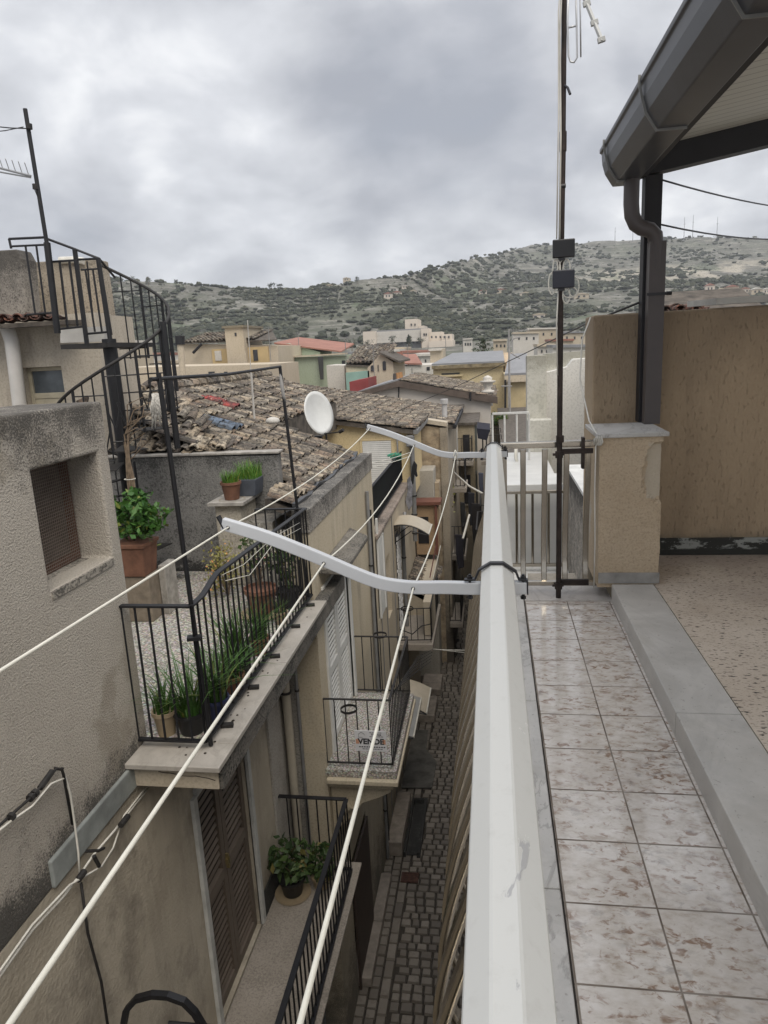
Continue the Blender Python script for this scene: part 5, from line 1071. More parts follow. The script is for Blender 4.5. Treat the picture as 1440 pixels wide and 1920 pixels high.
for k in range(14): a = P(838+rs.uniform(-4,8), 905, y=20.5); q = a+Vector((rs.uniform(-.2,.05), -.3, -rs.uniform(.5,1.3))); g.tube([a, a.lerp(q,.5)+Vector((rs.uniform(-.1,.1),0,0)), q], [.012,.009,.003], 5); [leafcard(g, a.lerp(q, rs.random())+Vector((rs.gauss(0,.06),0,rs.gauss(0,.05))), .05, rs) for _ in range(8)]
tag(g.build('hanging_plant', leaf_mat('yellow_green_leaves', (.12,.12,.03), (.25,.24,.08)), recalc=False), 'yellowish hanging plant trailing from the slim balcony in the alley', 'plant')
g = G(); g.tube([P(851,886,y=20), P(880,912,y=18.4), P(904,925,y=17)], .028, 8); tag(g.build('white_boom', simple('white_tube', (.5,.48,.43), .5), None, True), 'white tube slanting across the alley from the slim balcony', 'tube')
t = thing('dark_awning', 'dark cloth awning stretched over the far alley left of the handrail end', 'awning', P(905,815,y=22)); q = [P(*p,y=22) for p in ((894,803),(919,806),(913,826),(896,822))]; g = G(); g.prism(q, (0,.9,.1)); g.build('cloth', simple('navy_cloth', (.012,.012,.022), .9), t)
M_ding = wall('dingy_ochre_wall', (.30,.25,.17), (.38,.32,.22), (.05,.045,.04), None, (-3, -6, .7), .7, .3, 20, .006, .9, .92, .3)  # dingy plaster; shade of the deep alley put into the lower wall colour
t = thing('bend_house', 'ochre house with small windows where the alley bends right, left of the dark awning', 'house', (-.7, 28, -7.3))
b = G(); b.box(-3,-.66,26.2,31,-7.4,-1.25); b.build('wall', M_ding, t); b = G(); b.box(-3.1,-.5,26.1,31.1,-1.249,-1.15); b.build('roof', M_under, t)
for x0, x1, z0, z1 in ((-1.08,-.84,-2.5,-1.6),(-1.08,-.84,-4.2,-3.1)): b = G(); b.box(x0,x1,26.15,26.199,z0,z1); o = b.build('window', M_dark, t); b = G(); b.box(x0-.05,x1+.05,26.1,26.149,z0-.06,z0-.005); b.build('sill', M_conc, o)
for y0, z0 in ((26.8,-2.7),(28.6,-2.7),(26.9,-4.6)): b = G(); b.box(-.659,-.63,y0,y0+.8,z0,z0+1.4); b.build('shutter', simple('green_grey_shutter', (.09,.10,.09), .7), t)
def opposite(y0, y1, x0, z, lab):
    r_ = railing('opposite_balcony', lab, [((.3,y0),(x0,y0)), ((x0,y0),(x0,y1)), ((x0,y1),(.3,y1))], z, z+.9, .12, M_iron2, .012, .04, .02, group='balconies on the handrail side of the alley'); g = G(); g.box(x0-.05,.3,y0-.05,y1+.05,z-.15,z-.005); g.build('slab', M_conc, r_, False, .01)
opposite(16.5, 18.4, -.42, -3.6, 'nearer dark balcony sticking out from the handrail side of the alley'); opposite(20.5, 22.5, -.40, -3.9, 'middle dark balcony on the handrail side of the alley'); opposite(25, 27, -.36, -2.4, 'farthest dark balcony on the handrail side, by the dark awning')
# hanging dark laundry and clutter of the far alley
for k, (px, py, y_, w_, h_, c_, lab) in enumerate([(884,955,20,.16,.5,(.012,.012,.016),'long black cloth hanging in the dark of the alley'),(893,990,19,.2,.7,(.016,.014,.014),'wide dark cloth hanging low in the alley'),(862,1035,19,.2,.5,(.02,.018,.025),'dark bundle hanging below the lowest balcony'),(902,905,21,.12,.3,(.05,.055,.08),'bluish cloth pegged near the end of the handrail'),(868,970,20,.12,.45,(.015,.015,.015),'narrow black cloth hanging beside the stacked balconies')]):
    c = P(px, py, y=y_); g = G(); g.prism([c+Vector((-w_*.6,0,h_)), c+Vector((w_*.6,0,h_*.95)), c+Vector((w_*.5,0,0)), c+Vector((w_*.55,0,-h_*.9)), c+Vector((-w_*.3,0,-h_)), c+Vector((-w_*.55,0,-.1*h_))], (0,.07,0)); tag(g.build('hanging_cloth', simple('dark_cloth', c_, .95), None, False, .02), lab, 'laundry')
g = G(); g.tube([P(868,1010,y=18), P(880,965,y=18.6)], .03, 6); tag(g.build('white_pole', M_cable_w), 'white slanting pole in front of the dark laundry in the alley', 'pole')
t = thing('end_house', 'far house closing the end of the alley', 'house', (-.5, 38, -7.3)); b = G(); b.box(-3,2.2,38,41,-7.4,-2.6); b.build('wall', M_beig, t); b = G(); b.box(-1.2,-.6,37.95,37.999,-5,-3.6); b.build('window', M_dark, t)
b = G(); b.prism([(-3.2,37.8,-2.59),(2.4,37.8,-2.59),(2.4,41,-2.3),(-3.2,41,-2.3)], (0,0,.1)); b.build('roof', M_under, t)
# ---- white terrace and houses on the right beyond the railing
M_white = wall('white_painted_plaster', (.60,.59,.56), (.66,.65,.62), (.33,.31,.27), None, None, .08, .15, 30, .003, .7)
M_greyw = wall('grey_stained_white', (.44,.43,.37), (.55,.54,.49), (.2,.19,.15), (.9, 1.4, .6), None, .3, .2, 25, .003, 1.2)
t = thing('white_house', 'white painted house with a low parapet beyond the far return railing', 'house', (1, 10, -7.3))
b = G(); b.prism([(.76,12,-7.4),(3,12,-7.4),(3,12,1.32),(1.3,12,1.30),(1.2,12,1.18),(.95,12,1.12),(.76,12,1.1)], (0,4,0)); b.build('wall', M_white, t, False, .01)
b = G(); b.box(.55,.86,11.7,11.995,-7.4,1.39); b.box(.55,.92,11.4,11.695,-7.4,.40); b.build('pier', M_greyw, t, False, .01)
b = G(); b.prism([(.86,12.2,1.1),(3,12.2,1.3),(3,12.2,1.45),(.86,12.2,1.40)], (0,.3,0)); b.build('back_parapet', M_greyw, t)
b = G(); b.box(.12,.82,8.35,11.39,-7.4,.15) if False else b.box(.02,.80,8.30,9.0,-7.4,-.02); b.box(.02,.80,9.0,11.39,-7.4,-.10); b.build('parapet', simple('bright_white_paint', (.50,.50,.485), .5, 0, .08, 3), t, False, .01)
b = G(); b.box(.0,.9,6.2,8.295,-7.4,-1.02); b.build('low_terrace', M_white, t, False, .01)
b = G(); b.box(.26,3,5.43,6.19,-7.4,-.6); b.build('near_wall', M_own, t)
b = G(); b.box(.84,1.0,6.0,8.2,-1.0,.18); b.build('side_wall', wall('pebbledash_wall', (.2,.185,.165), (.42,.38,.32), (.03,.028,.025), (-.3, .2, .9), None, 0, 1.0, 20, .03, 9, .95, .6), t); b = G(); b.box(.82,1.02,5.98,8.22,.182,.215); b.build('side_cap', simple('white_cap', (.6,.6,.58), .6), t)
b = G(); b.box(.31, 4, 13, 37.5, -7.4, -1.75); b.build('rear_wing', M_own, t); b = G(); b.box(.26, 4.1, 12.95, 37.6, -1.749, -1.66); b.build('rear_roof', M_under, t)
rl = railing('low_steel_railing', 'small brushed steel railing of the lower white terrace beyond the return railing', [((.08,8.1),(.80,8.1))], -1.0, -.07, .18, M_champ, .016, .05, .035)
rl2 = railing('white_terrace_railing', 'white metal railing beside the grey stained pier beyond the handrail end', [((.0,10.6),(.53,10.6))], -.45, .60, .16, simple('white_railing_paint', (.55,.55,.53), .5), .015, .04, .03)
g = G(); g.tube([P(967,840,y=10.5), P(966,858,y=10.5), P(974,880,y=10.5)], .02, 6); tag(g.build('hose', M_cable_w, None, True), 'white hose hanging on the white terrace railing', 'hose')
# ================================================================ town beyond
def block(name, lab, px0, px1, pyT, y, mat, depth=8, zb=-7.3, roof=None, wins=(), cat='house', flat=True, slope=None, group=None, extra=None):
    """house whose street front lies at distance y; px/py measured on the photograph's front face"""
    a = P(px0, pyT[0] if isinstance(pyT, tuple) else pyT, y=y); c = P(px1, pyT[1] if isinstance(pyT, tuple) else pyT, y=y)
    t = thing(name, lab, cat, ((a.x+c.x)/2, y, zb), group)
    g = G(); g.prism([(a.x,y,zb),(c.x,y,zb),(c.x,y,c.z),(a.x,y,a.z)], (0,depth,0)); g.build('wall', mat, t)
    for w in wins:
        p = P(w[0], w[1], y=y-.02); q = P(w[2], w[3], y=y-.02); wm = w[4] if len(w) > 4 else M_win; fw = (q.x-p.x)*.16
        g = G(); g.box(p.x, q.x, y-.06, y-.001, q.z, p.z); o = g.build('window', wm, t)
        if q.x-p.x > .5: g = G(); g.box(p.x-fw, q.x+fw, y-.16, y-.061, q.z-fw*.7, q.z-.01); g.build('sill', mat, o)
    return t
M_win = simple('dark_window', (.035,.037,.042), .3, 0, .3, 3)
M_cr = wall('cream_house_wall', (.46,.39,.29), (.51,.44,.34), (.15,.13,.1), None, None, .25, .1, 15, .003, .35)
M_gr = wall('pale_green_wall', (.33,.38,.28), (.38,.43,.33), (.14,.15,.12), None, None, .2, .1, 15, .003, .4)
M_yb = wall('bright_yellow_wall', (.53,.44,.26), (.58,.495,.32), (.3,.22,.11), None, None, .2, .1, 12, .003, .4)
M_or2 = simple('orange_yellow_wall', (.48,.36,.19), .9, 0, .1, 1)
M_wh = wall('off_white_wall', (.52,.49,.44), (.58,.55,.5), (.25,.23,.2), None, None, .2, .1, 12, .003, .4)
M_teal = simple('pale_teal_wall', (.24,.37,.32), .9, 0, .1, 1); M_redw = simple('dull_red_wall', (.24,.05,.05), .9, 0, .15, 1)
M_greyroof = simple('grey_sheet_roof', (.21,.212,.22), .5, 0, .1, 1.5)
def far_roof(t, pts, mat, nm='roof', th=.12):
    g = G(); g.prism(pts, (0,0,th)); return g.build(nm, mat, t)
def far_tiles(t, O, u_, s_, L, S, seed, mat=None): g = G(); tiles(g, O, u_, s_, L, S, .26, .45, seed, 3, 1.2, rad=.11); g.build('tile_rows', mat or M_tiles, t, recalc=False)
# beige house with turret
Y = 46
t = block('turret_house', 'beige house with a square turret, shallow tiled roof and yellow upper walls', 335, 520, (645, 648), Y, M_cr, 9, wins=[(438,662,447,672),(399,673,406,680)])
a, c = P(345,645,y=Y), P(518,655,y=Y); q = P(352,630,y=Y+6).z
g = G(); g.prism([(a.x-.2,Y-.3,a.z),(c.x+.2,Y-.3,a.z-.1),(c.x-1.6,Y+4.5,a.z+.72),(a.x+.8,Y+4.5,a.z+.72)], (0,0,.06)); g.build('roof', M_under, t); far_tiles(t, (a.x,Y-.3,a.z+.06), (1,0,0), (0,1,.15), c.x-a.x-1.2, 4.6, 51)
g = G(); e0, e1 = P(424,616,y=Y-.5), P(462,660,y=Y-.5); g.box(e0.x, e1.x, Y-.8, Y+3, e1.z-1, e0.z); g.box(P(440,650,y=Y-.5).x, P(463,650,y=Y-.5).x, Y-.82, Y-.801, P(440,690,y=Y).z, e1.z); g.build('turret', M_cr, t); g = G(); g.box(e0.x-.12, e1.x+.12, Y-.95, Y+3.1, e0.z, e0.z+.14); g.build('turret_roof', simple('brown_coping', (.2,.17,.12), .9), t); g = G(); w0, w1 = P(440,624,y=Y-.8), P(444,630,y=Y-.8); g.box(w0.x,w1.x,Y-.84,Y-.802,w1.z,w0.z); g.build('turret_window', M_win, t)
g = G(); x0, x1 = P(397,655,y=Y-.1), P(505,682,y=Y-.1); g.box(x0.x,x1.x,Y-.15,Y-.002,x1.z,x0.z); g.build('yellow_wall', M_or2, t)
for (p0,p1,p2,p3,m) in ((402,658,416,676,M_wh),(474,656,484,676,M_win),(436,662,441,686,M_win)): g = G(); a, c = P(p0,p1,y=Y-.2), P(p2,p3,y=Y-.2); g.box(a.x,c.x,Y-.2,Y-.151,c.z,a.z); g.build('window', m, t)
g = G(); g.tube([P(362,662,y=Y-.5), P(378,645,y=Y-.5)], .09, 6); g.build('stair_rail', M_dark, t)
t = block('low_long_house', 'long low cream building in front of the turret house', 215, 505, (690, 683), 38, M_cr, 6, wins=[(391,697,403,703),(420,697,427,703)])
t = thing('black_flue', 'cream chimney with a round black cowl beside the turret house', 'chimney', P(338,690,y=36)); g = G(); g.tube([P(343,706,y=36), P(338,646,y=36)], .17, 12); g.build('shaft', M_cr, t, 'auto'); g = G(); g.tube([P(338,646,y=36), P(337,630,y=36)], .25, 12); g.build('cowl', M_dark, t, 'auto')
# green house
Y = 50
t = block('green_house', 'pale green house with a red sloping roof and washing on its terrace', 505, 650, (672, 666), Y, M_gr, 7, wins=[(511,692,519,708),(641,676,648,688)])
a, c = P(503,673,y=Y), P(652,664,y=Y); g = G(); g.prism([(a.x,Y-.3,a.z),(c.x,Y-.3,c.z),(c.x,Y-.3,c.z+.1),(a.x,Y-.3,a.z+.1)], (0,.3,0)); g.build('cornice', M_cr, t)
g = G(); e = [P(515,650,y=Y+3), P(626,658,y=Y+3)]; g.prism([(P(504,672,y=Y+2).x,Y+2,P(504,672,y=Y+2).z),(P(600,668,y=Y+2).x,Y+2,P(600,668,y=Y+2).z),(P(600,660,y=Y+2).x,Y+2,P(600,660,y=Y+2).z),(P(540,648,y=Y+2).x,Y+2,P(515,645,y=Y+2).z),(P(504,650,y=Y+2).x,Y+2,P(504,648,y=Y+2).z)], (0,4,0)); g.build('upper_floor', M_gr, t); g = G(); w0, w1 = P(504,655,y=Y+1.9), P(521,672,y=Y+1.9); g.box(w0.x,w1.x,Y+1.9,Y+1.99,w1.z,w0.z); g.build('window', M_win, t)
M_redroof = simple('red_roof', (.29,.14,.105), .85, 0, .12, 1.2); r0, r1, r2, r3 = P(514,645,y=Y+1.8), P(640,661,y=Y+1.8), P(626,651,y=Y+6), P(530,645,y=Y+6); g = G(); g.prism([r0, r1, (r1.x,Y+7,r1.z+.55), (r0.x+.5,Y+7,r0.z+.42)], (0,0,.1)); g.build('roof', M_redroof, t)
for px, py, w_, h_, c_, lab in ((545,697,.5,.3,(.05,.06,.09),'dark shirt pegged on the green house wall'),(523,700,.2,.7,(.6,.6,.6),'white towel hanging by the green house door'),(602,690,.2,.8,(.05,.05,.05),'dark clothes on the green house terrace')):
    c = P(px,py,y=Y-.4); g = G(); g.prism([c+Vector((-w_,0,h_)),c+Vector((w_,0,h_)),c+Vector((w_*.6,0,-h_)),c+Vector((-w_*.6,0,-h_))], (0,.05,0)); tag(g.build('washing', simple('washing_cloth', c_, .9)), lab, 'laundry')
t = block('terrace_shed', 'small grey shed with pipes on the terrace of the green house', 612, 645, 685, 46, M_wh, 3)
t = block('teal_wall', 'pale teal terrace wall between the green house and the gabled house', 648, 692, (699, 695), 44, M_teal, 4, cat='wall'); t = block('red_wall', 'dull red wall below the pale teal terrace', 655, 690, (716, 709), 40, M_redw, 3, cat='wall')
# beige gabled house
Y = 44
pk = P(714,664,y=Y); l = P(689,690,y=Y); r = P(737,679,y=Y); t = thing('gabled_house', 'beige gabled house with two arched dark windows', 'house', (pk.x,Y,-7.3))
g = G(); g.prism([(l.x,Y,-7.3),(r.x,Y,-7.3),(r.x,Y,r.z),pk,(l.x,Y,l.z)], (0,6,0)); g.build('wall', M_cr, t)
for (x0,x1,y0,y1) in ((695,701.5,685,696),(717,724,677,694),(708,710,684,696)):
    a, c = P(x0,y0,y=Y-.05), P(x1,y1,y=Y-.05); g = G(); w_ = (c.x-a.x)/2; m = (a.x+c.x)/2; g.prism([(a.x,Y-.06,c.z),(c.x,Y-.06,c.z)]+[(m+w_*math.cos(k/8*math.pi),Y-.06,a.z-w_+w_*math.sin(k/8*math.pi)) for k in range(9)], (0,.058,0)); g.build('window', M_win, t)
ll = P(645,684,y=Y); g = G(); g.prism([(ll.x,Y+.5,ll.z-.1),(l.x,Y+.5,l.z+.0),(pk.x,Y+6,pk.z+.1),(ll.x,Y+6,pk.z+.1)], (0,0,.1)); g.build('roof', M_under, t); far_tiles(t, (ll.x,Y+.5,ll.z+.05), (1,0,0), (0,1,.2), l.x-ll.x+1.2, 5.4, 61); g = G(); g.prism([(ll.x,Y+.6,-7.3),(l.x,Y+.6,-7.3),(l.x,Y+.6,l.z),(ll.x,Y+.6,ll.z-.05)], (0,4,0)); g.build('side_wing', M_cr, t)
g = G(); g.prism([(pk.x-.1,Y-.3,pk.z+.05),(r.x+.4,Y-.3,r.z-.05),(r.x+.4,Y+6,r.z-.05),(pk.x-.1,Y+6,pk.z+.05)], (0,0,.12)); g.build('right_roof', M_under, t)
# white low houses + red roof
Y = 62
t = block('white_low_house', 'low white house with a red roof patch behind the gabled house', 733, 812, (687, 684), Y, M_wh, 8, wins=[(742,700,748,706),(772,690,773.5,708),(800,688,806,694)])
a, c = P(727,682,y=Y), P(792,684,y=Y); g = G(); g.prism([(a.x,Y-.2,a.z),(c.x,Y-.2,c.z),(P(780,668,y=Y+5).x,Y+5,P(780,666,y=Y+5).z),(P(738,667,y=Y+5).x,Y+5,P(738,666,y=Y+5).z)], (0,0,.12)); g.build('roof', M_redroof, t); g = G(); p = P(750,664,y=Y+4); g.box(p.x-.25,p.x+.25,Y+3.7,Y+4.2,p.z-1,p.z+.2); g.build('chimney', M_redroof, t)
t = block('cream_turret', 'small cream block with flat top behind the white low house', 806, 830, (655, 654), 70, M_cr, 5); g = G(); a, c = P(804,654,y=69.8), P(828,657,y=69.8); g.box(a.x,c.x,69.6,75.2,c.z,a.z); g.build('coping', M_wh, t)
# white gable with brown eave
Y = 30
pk, l, r, rb_ = P(747,719,y=Y), P(690,735,y=Y), P(926,751,y=Y), P(921,835,y=Y); t = thing('white_gable_house', 'white house end with a long brown eave and weathered tiled roof', 'house', (-2,Y,-7.3))
g = G(); g.prism([(l.x,Y,-7.3),(rb_.x,Y,-7.3),(rb_.x,Y,r.z-.05),(pk.x,Y,pk.z-.05),(l.x,Y,l.z-.05)], (0,7.5,0)); g.build('wall', simple('white_gable_wall', (.52,.48,.43), .9, 0, .1, .8), t)
M_eave = simple('brown_eave', (.095,.072,.058), .8, 0, .2, 3); g = G(); g.prism([(l.x-.4,Y-.25,l.z-.15),(pk.x,Y-.25,pk.z-.12),(r.x+.15,Y-.25,r.z-.12),(r.x+.15,Y-.25,r.z+.16),(pk.x,Y-.25,pk.z+.12),(l.x-.4,Y-.25,l.z+.02)], (0,.24,0)); g.build('eave', M_eave, t)
sv = Vector((-(r.x-pk.x),0,pk.z-r.z)); S_ = sv.length; sv.normalize(); roof_part(t, (r.x+.1,Y-.2,r.z+.14), (0,1,0), sv, 7.4, S_, seed=71, pw=.22, ph=.36, jit=1.6); sl2 = Vector((pk.x-l.x,0,pk.z-l.z)).normalized(); g = G(); g.prism([(l.x-.4,Y-.2,l.z),(pk.x,Y-.2,pk.z+.12),(pk.x,Y+7.4,pk.z+.12),(l.x-.4,Y+7.4,l.z)], (0,0,.06)); g.build('left_roof', M_greyroof, t)
g = G(); g.tube([P(748,718,y=Y-.1), P(747,762,y=Y-.1)], .03, 6); g.tube([P(882,735,y=Y-.3), P(882,752,y=Y-.3)], .04, 6); g.build('rod', M_dark, t)
t = thing('stone_urn', 'pale stone urn finial on the roof corner of the white gable house', 'urn', P(915,748,y=Y+.3)); c = P(915,747,y=Y+.3); g = G(); g.lathe(c, [(.2,-.3),(.2,-.05),(.12,0),(.1,.1),(.16,.2),(.27,.26),(.27,.32),(.15,.36),(.12,.42),(.2,.52),(.21,.62),(.32,.68),(.34,.72),(.16,.75),(.2,.84),(.1,.92),(.01,.95)], 14); g.build('urn', M_wh, t, True)
for k, (px, pt) in enumerate(((772,702),(801,702),(806,699))): g = G(); a, c = P(742+k*5,716,y=Y+2), P(741+k*4.5,700-k,y=Y+2); g.tube([a, c], [.13,.1], 8); tag(g.build('clay_pipe', simple('clay_pipe_orange', (.36,.19,.08) if k else (.07,.06,.055), .8)), ['dark clay chimney pipe leftmost on the white gable roof','orange clay chimney pipe in the middle of the white gable roof','orange clay chimney pipe rightmost on the white gable roof'][k], 'chimney')
# yellow big house with grey roof
Y = 44
t = block('yellow_hall', 'big yellow building with a grey sheet roof right of the white low house', 812, 944, (690, 684), Y, M_yb, 11, wins=[(828,700,862,701.5)])
a, c = P(810,686,y=Y), P(946,680,y=Y); b0, b1 = P(828,668,y=Y+9), P(950,658,y=Y+9); zr = P(880,663,y=Y+5.5).z
g = G(); g.prism([(a.x,Y-.3,a.z),(c.x+.1,Y-.3,c.z),(c.x+.1,Y-.3,c.z-.2),(a.x,Y-.3,a.z-.2)], (0,.3,0)); g.build('cornice', simple('stained_cornice', (.22,.18,.11), .9, 0, .4, 3), t)
g = G(); g.prism([(a.x,Y-.25,a.z+.02),(c.x,Y-.25,c.z+.02),(c.x,Y+5.5,zr),(a.x+1,Y+5.5,zr)], (0,0,.1)); g.build('roof', M_greyroof, t)
g = G(); g.prism([(c.x+.01,Y,-7.3),(c.x+.01,Y+11,-7.3),(c.x+.01,Y+11,c.z),(c.x+.01,Y+5.5,zr-.05),(c.x+.01,Y,c.z)], (.6,0,0)); g.build('gable', simple('peach_gable', (.5,.38,.25), .9, 0, .1, .6), t)
t = block('small_yellow_house', 'narrow deep yellow house front with pipes and a grey roof beside the yellow hall', 947, 992, (706, 705), 38, simple('deep_yellow_wall', (.48,.39,.23), .9, 0, .2, .8), 6); a, c = P(946,704,y=37.8), P(992,704,y=37.8); g = G(); g.prism([(a.x,37.7,a.z),(c.x,37.7,a.z),(c.x,40,a.z+.95),(a.x+.3,40,a.z+.95)], (0,0,.1)); g.build('roof', M_greyroof, t); g = G(); g.box(a.x,c.x,37.7,37.95,a.z-.35,a.z-.01); g.build('cornice', M_cr, t)
for x in (947.5, 954): g = G(); g.tube([P(x,712,y=37.6), P(x,790,y=37.6)], .06, 6); g.build('pipe', M_iron2 if x < 950 else M_wh, t)
t = thing('aerial_mast', 'pale aerial mast with a comb aerial standing in front of the yellow hall', 'aerial', P(957,790,y=34)); g = G(); g.tube([P(956,790,y=34), P(954,617,y=34)], [.06,.035], 8); g.tube([P(940,724,y=34), P(960,724,y=34)], .03, 6); g.tube([P(954,619,y=34), P(994,619,y=34)], .012, 5); [g.tube([P(x,615,y=34), P(x,624,y=34)], .009, 4) for x in range(958,994,5)]; g.tube([P(958,640,y=34), P(965,634,y=34), P(975,632,y=34)], .03, 5); g.tube([P(955,660,y=34), P(975,672,y=34)], .03, 5); g.build('mast', simple('mast_grey', (.28,.27,.26), .6), t)
def conifer(px, pt, pb, y, lab, name='pine_tree', w=.35, mat=None, seed=1, n=500, col=None, lay=False, group=None):
    a, c = P(px,pb,y=y), P(px,pt,y=y); h = c.z-a.z; t = thing(name, lab, 'tree', a, group); rs = random.Random(seed); g = G(); g.tube([(a.x,y,a.z-.3*h),(a.x,y,a.z+h*.9)], [.04*h,.01*h], 6); g.build('trunk', M_stem, t); g = G()
    for k in range(n):
        q = rs.random()**.8; rr = h*w*(1-q)**.7*(1 if not lay else (.4+.6*(math.sin(q*22) > 0))); an = rs.uniform(0,6.28); r_ = rr*math.sqrt(rs.random()); leafcard(g, (a.x+r_*math.cos(an), y+r_*math.sin(an), a.z+h*(.08+.9*q)), h*.055*rs.uniform(.6,1.4), rs)
    g.build('crown', mat or M_fartree, t, recalc=False); return t
M_fartree = leaf_mat('dark_evergreen', (.022,.035,.016), (.055,.075,.032)); M_paletree = leaf_mat('grey_green_tree', (.07,.085,.045), (.13,.14,.08))
def round_tree(px, pt, pb, y, wpx, lab, mat=None, seed=1, name='tree', n=420, group=None):
    a, c = P(px,pb,y=y), P(px,pt,y=y); h = c.z-a.z; W = wpx*y/F/2; t = thing(name, lab, 'tree', a, group); rs = random.Random(seed); g = G(); g.tube([(a.x,y,a.z-.2*h),(a.x+.03*h,y,a.z+h*.35),(a.x,y,a.z+h*.7)], [.05*h,.035*h,.01*h], 6)
    for k in range(5): an = rs.uniform(0,6.28); g.tube([(a.x,y,a.z+h*.35), (a.x+W*.6*math.cos(an), y+W*.5*math.sin(an), a.z+h*rs.uniform(.55,.85))], [.025*h,.008*h], 5)
    g.build('trunk', M_stem, t); g = G(); cl = []
    for k in range(13): an = rs.uniform(0,6.28); q = rs.uniform(.3,1); cl.append((a.x+W*.75*q*math.cos(an), y+W*.75*q*math.sin(an), a.z+h*rs.uniform(.42,.9)))
    for k in range(n): q = rs.choice(cl); leafcard(g, (q[0]+rs.gauss(0,W*.17), q[1]+rs.gauss(0,W*.17), q[2]+rs.gauss(0,h*.075)), h*.05*rs.uniform(.6,1.4), rs)
    g.build('crown', mat or M_fartree, t, recalc=False); return t
round_tree(938, 774, 812, 32, 34, 'green leafy tree top beside the white gable house', leaf_mat('fresh_green', (.05,.10,.02), (.10,.17,.04)), 3, n=900)
conifer(906, 634, 668, 60, 'flat dark araucaria-like tree above the grey roof of the yellow hall', 'flat_tree', .95, None, 5, 500, lay=True)
for k, (px, py, h_, d, lab) in enumerate([(505,640,26,44,'thin aerial on the roof right of the turret'),(648,655,22,48,'thin aerial on the green house'),(700,668,20,43,'thin aerial behind the gabled house ridge'),(836,655,24,60,'thin aerial left of the yellow hall roof'),(868,655,22,58,'thin aerial behind the yellow hall roof'),(765,665,18,64,'small aerial on the red roof patch'),(560,645,22,52,'thin aerial on the red sloping roof'),(380,636,18,50,'thin aerial left of the turret')]):
    a = P(px,py,y=d); h = h_*d/F; t = thing('roof_aerial', lab, 'aerial', a, 'thin aerials on the town roofs'); g = G(); g.tube([a-Vector((0,0,1.2)), a+Vector((0,0,h))], .025, 5)
    for q in (.75, .86, .97): g.tube([a+Vector((-.35,0,h*q)), a+Vector((.35,0,h*q))], .014, 4)
    g.build('rod', simple('aerial_grey', (.2,.2,.2), .6), t)
# strip of pale town houses at the hill foot
rs = random.Random(77); cols = [M_wh, M_cr, M_wh, M_cr, M_wh]
desc = [('long pale house with flat roof left of the hospital foot',650,700,664,100),('white flat house in front of the hospital',700,748,660,110),('low white house with a bluish roof below the hospital',722,760,655,118),('cream low house right below the hospital',752,800,662,98),('white house at the right foot of the hospital',868,884,637,170),('cream house with a stepped roof behind the yellow hall',925,950,640,120),('wide white house behind the tall aerial mast',962,1010,626,140),('bright white stepped house left of the black mast',990,1045,618,150),('cream house behind the black mast',1030,1075,640,110),('pale house with terrace right of the black mast',1052,1100,625,145),('grey shed roof house above the grey pier',1008,1040,650,90),('beige low house above the white house',1036,1100,652,80),('small white house glimpsed behind the spiral stair',220,290,668,80),('tall cream house glimpsed between stair and upper house',186,206,645,60),('white house with red roof left of the black cowl',300,335,682,70),('pale house with flat parapet left of the yellow hall',778,815,668,85)]
for lab, x0, x1, yt, d in desc:
    k = (x1-x0); ws = [(x0+k*q, yt+6, x0+k*q+3, yt+11) for q in (.2, .5, .78)] if k > 14 else [(x0+k*.4, yt+8, x0+k*.4+4, yt+16)]
    t = block('town_house', lab, x0, x1, (yt, yt-1), d, rs.choice(cols), 8, wins=ws, group='pale houses at the foot of the hill')
    a, c = P(x0-1,yt,y=d), P(x1+1,yt-1,y=d); g = G(); g.prism([(a.x,d-.3,a.z),(c.x,d-.3,c.z),(c.x,d+8.3,c.z),(a.x,d+8.3,a.z)], (0,0,.3)); g.build('roof', rs.choice([M_cr, M_wh, M_greyroof, M_redroof]), t)
# hospital-like long building
Y = 250
M_hosp = simple('cream_institution', (.60,.53,.45), .9, 0, .06, .1)
t = thing('long_institution', 'long three-storey cream institution with a square tower at the foot of the hill', 'building', P(750,645,y=Y))
def hb(x0, x1, yt, yb_, dy=0, mat=None, nm='wing', dep=14):
    a, c = P(x0,yt,y=Y+dy), P(x1,yb_,y=Y+dy); g = G(); g.box(a.x,c.x,Y+dy,Y+dy+dep,c.z-4,a.z); return g.build(nm, mat or M_hosp, t)
hb(680,705,622,645,-1); hb(705,804,620,645,2,simple('grey_facade', (.22,.22,.225), .9)); hb(759,784,599,640,4,nm='tower'); hb(784,796,611,640,5); hb(789,804,616,645,-1); hb(804,829,623,648,0); hb(828,848,627,650,-1); hb(804,850,640,655,-4)
for k in range(3):
    a, c = P(705,622.5+7.2*k,y=Y), P(789,625+7.2*k,y=Y); g = G(); g.box(a.x,c.x,Y+.2,Y+2,c.z,a.z); g.build('gallery', M_wh, t)
    for j in range(11):
        a, c = P(707.5+7.3*j,625.2+7.2*k,y=Y+1.9), P(711.5+7.3*j,629.4+7.2*k,y=Y+1.9); g = G(); g.box(a.x,c.x,Y+1.9,Y+1.99,c.z,a.z); g.build('window', M_win, t)
for j in range(5): a, c = P(808+8*j,630,y=Y-1.2), P(811+8*j,634,y=Y-1.2); g = G(); g.box(a.x,c.x,Y-1.3,Y-1.05,c.z,a.z); g.build('window', M_win, t)
for (x,yy) in ((767,606),(774,606),(794,625),(798,625)): a, c = P(x,yy,y=Y-1.2), P(x+2.5,yy+4,y=Y-1.2); g = G(); g.box(a.x,c.x,Y-1.3 if x > 785 else Y+3.7,Y-1.05 if x > 785 else Y+3.99,c.z,a.z); g.build('window', M_win, t)
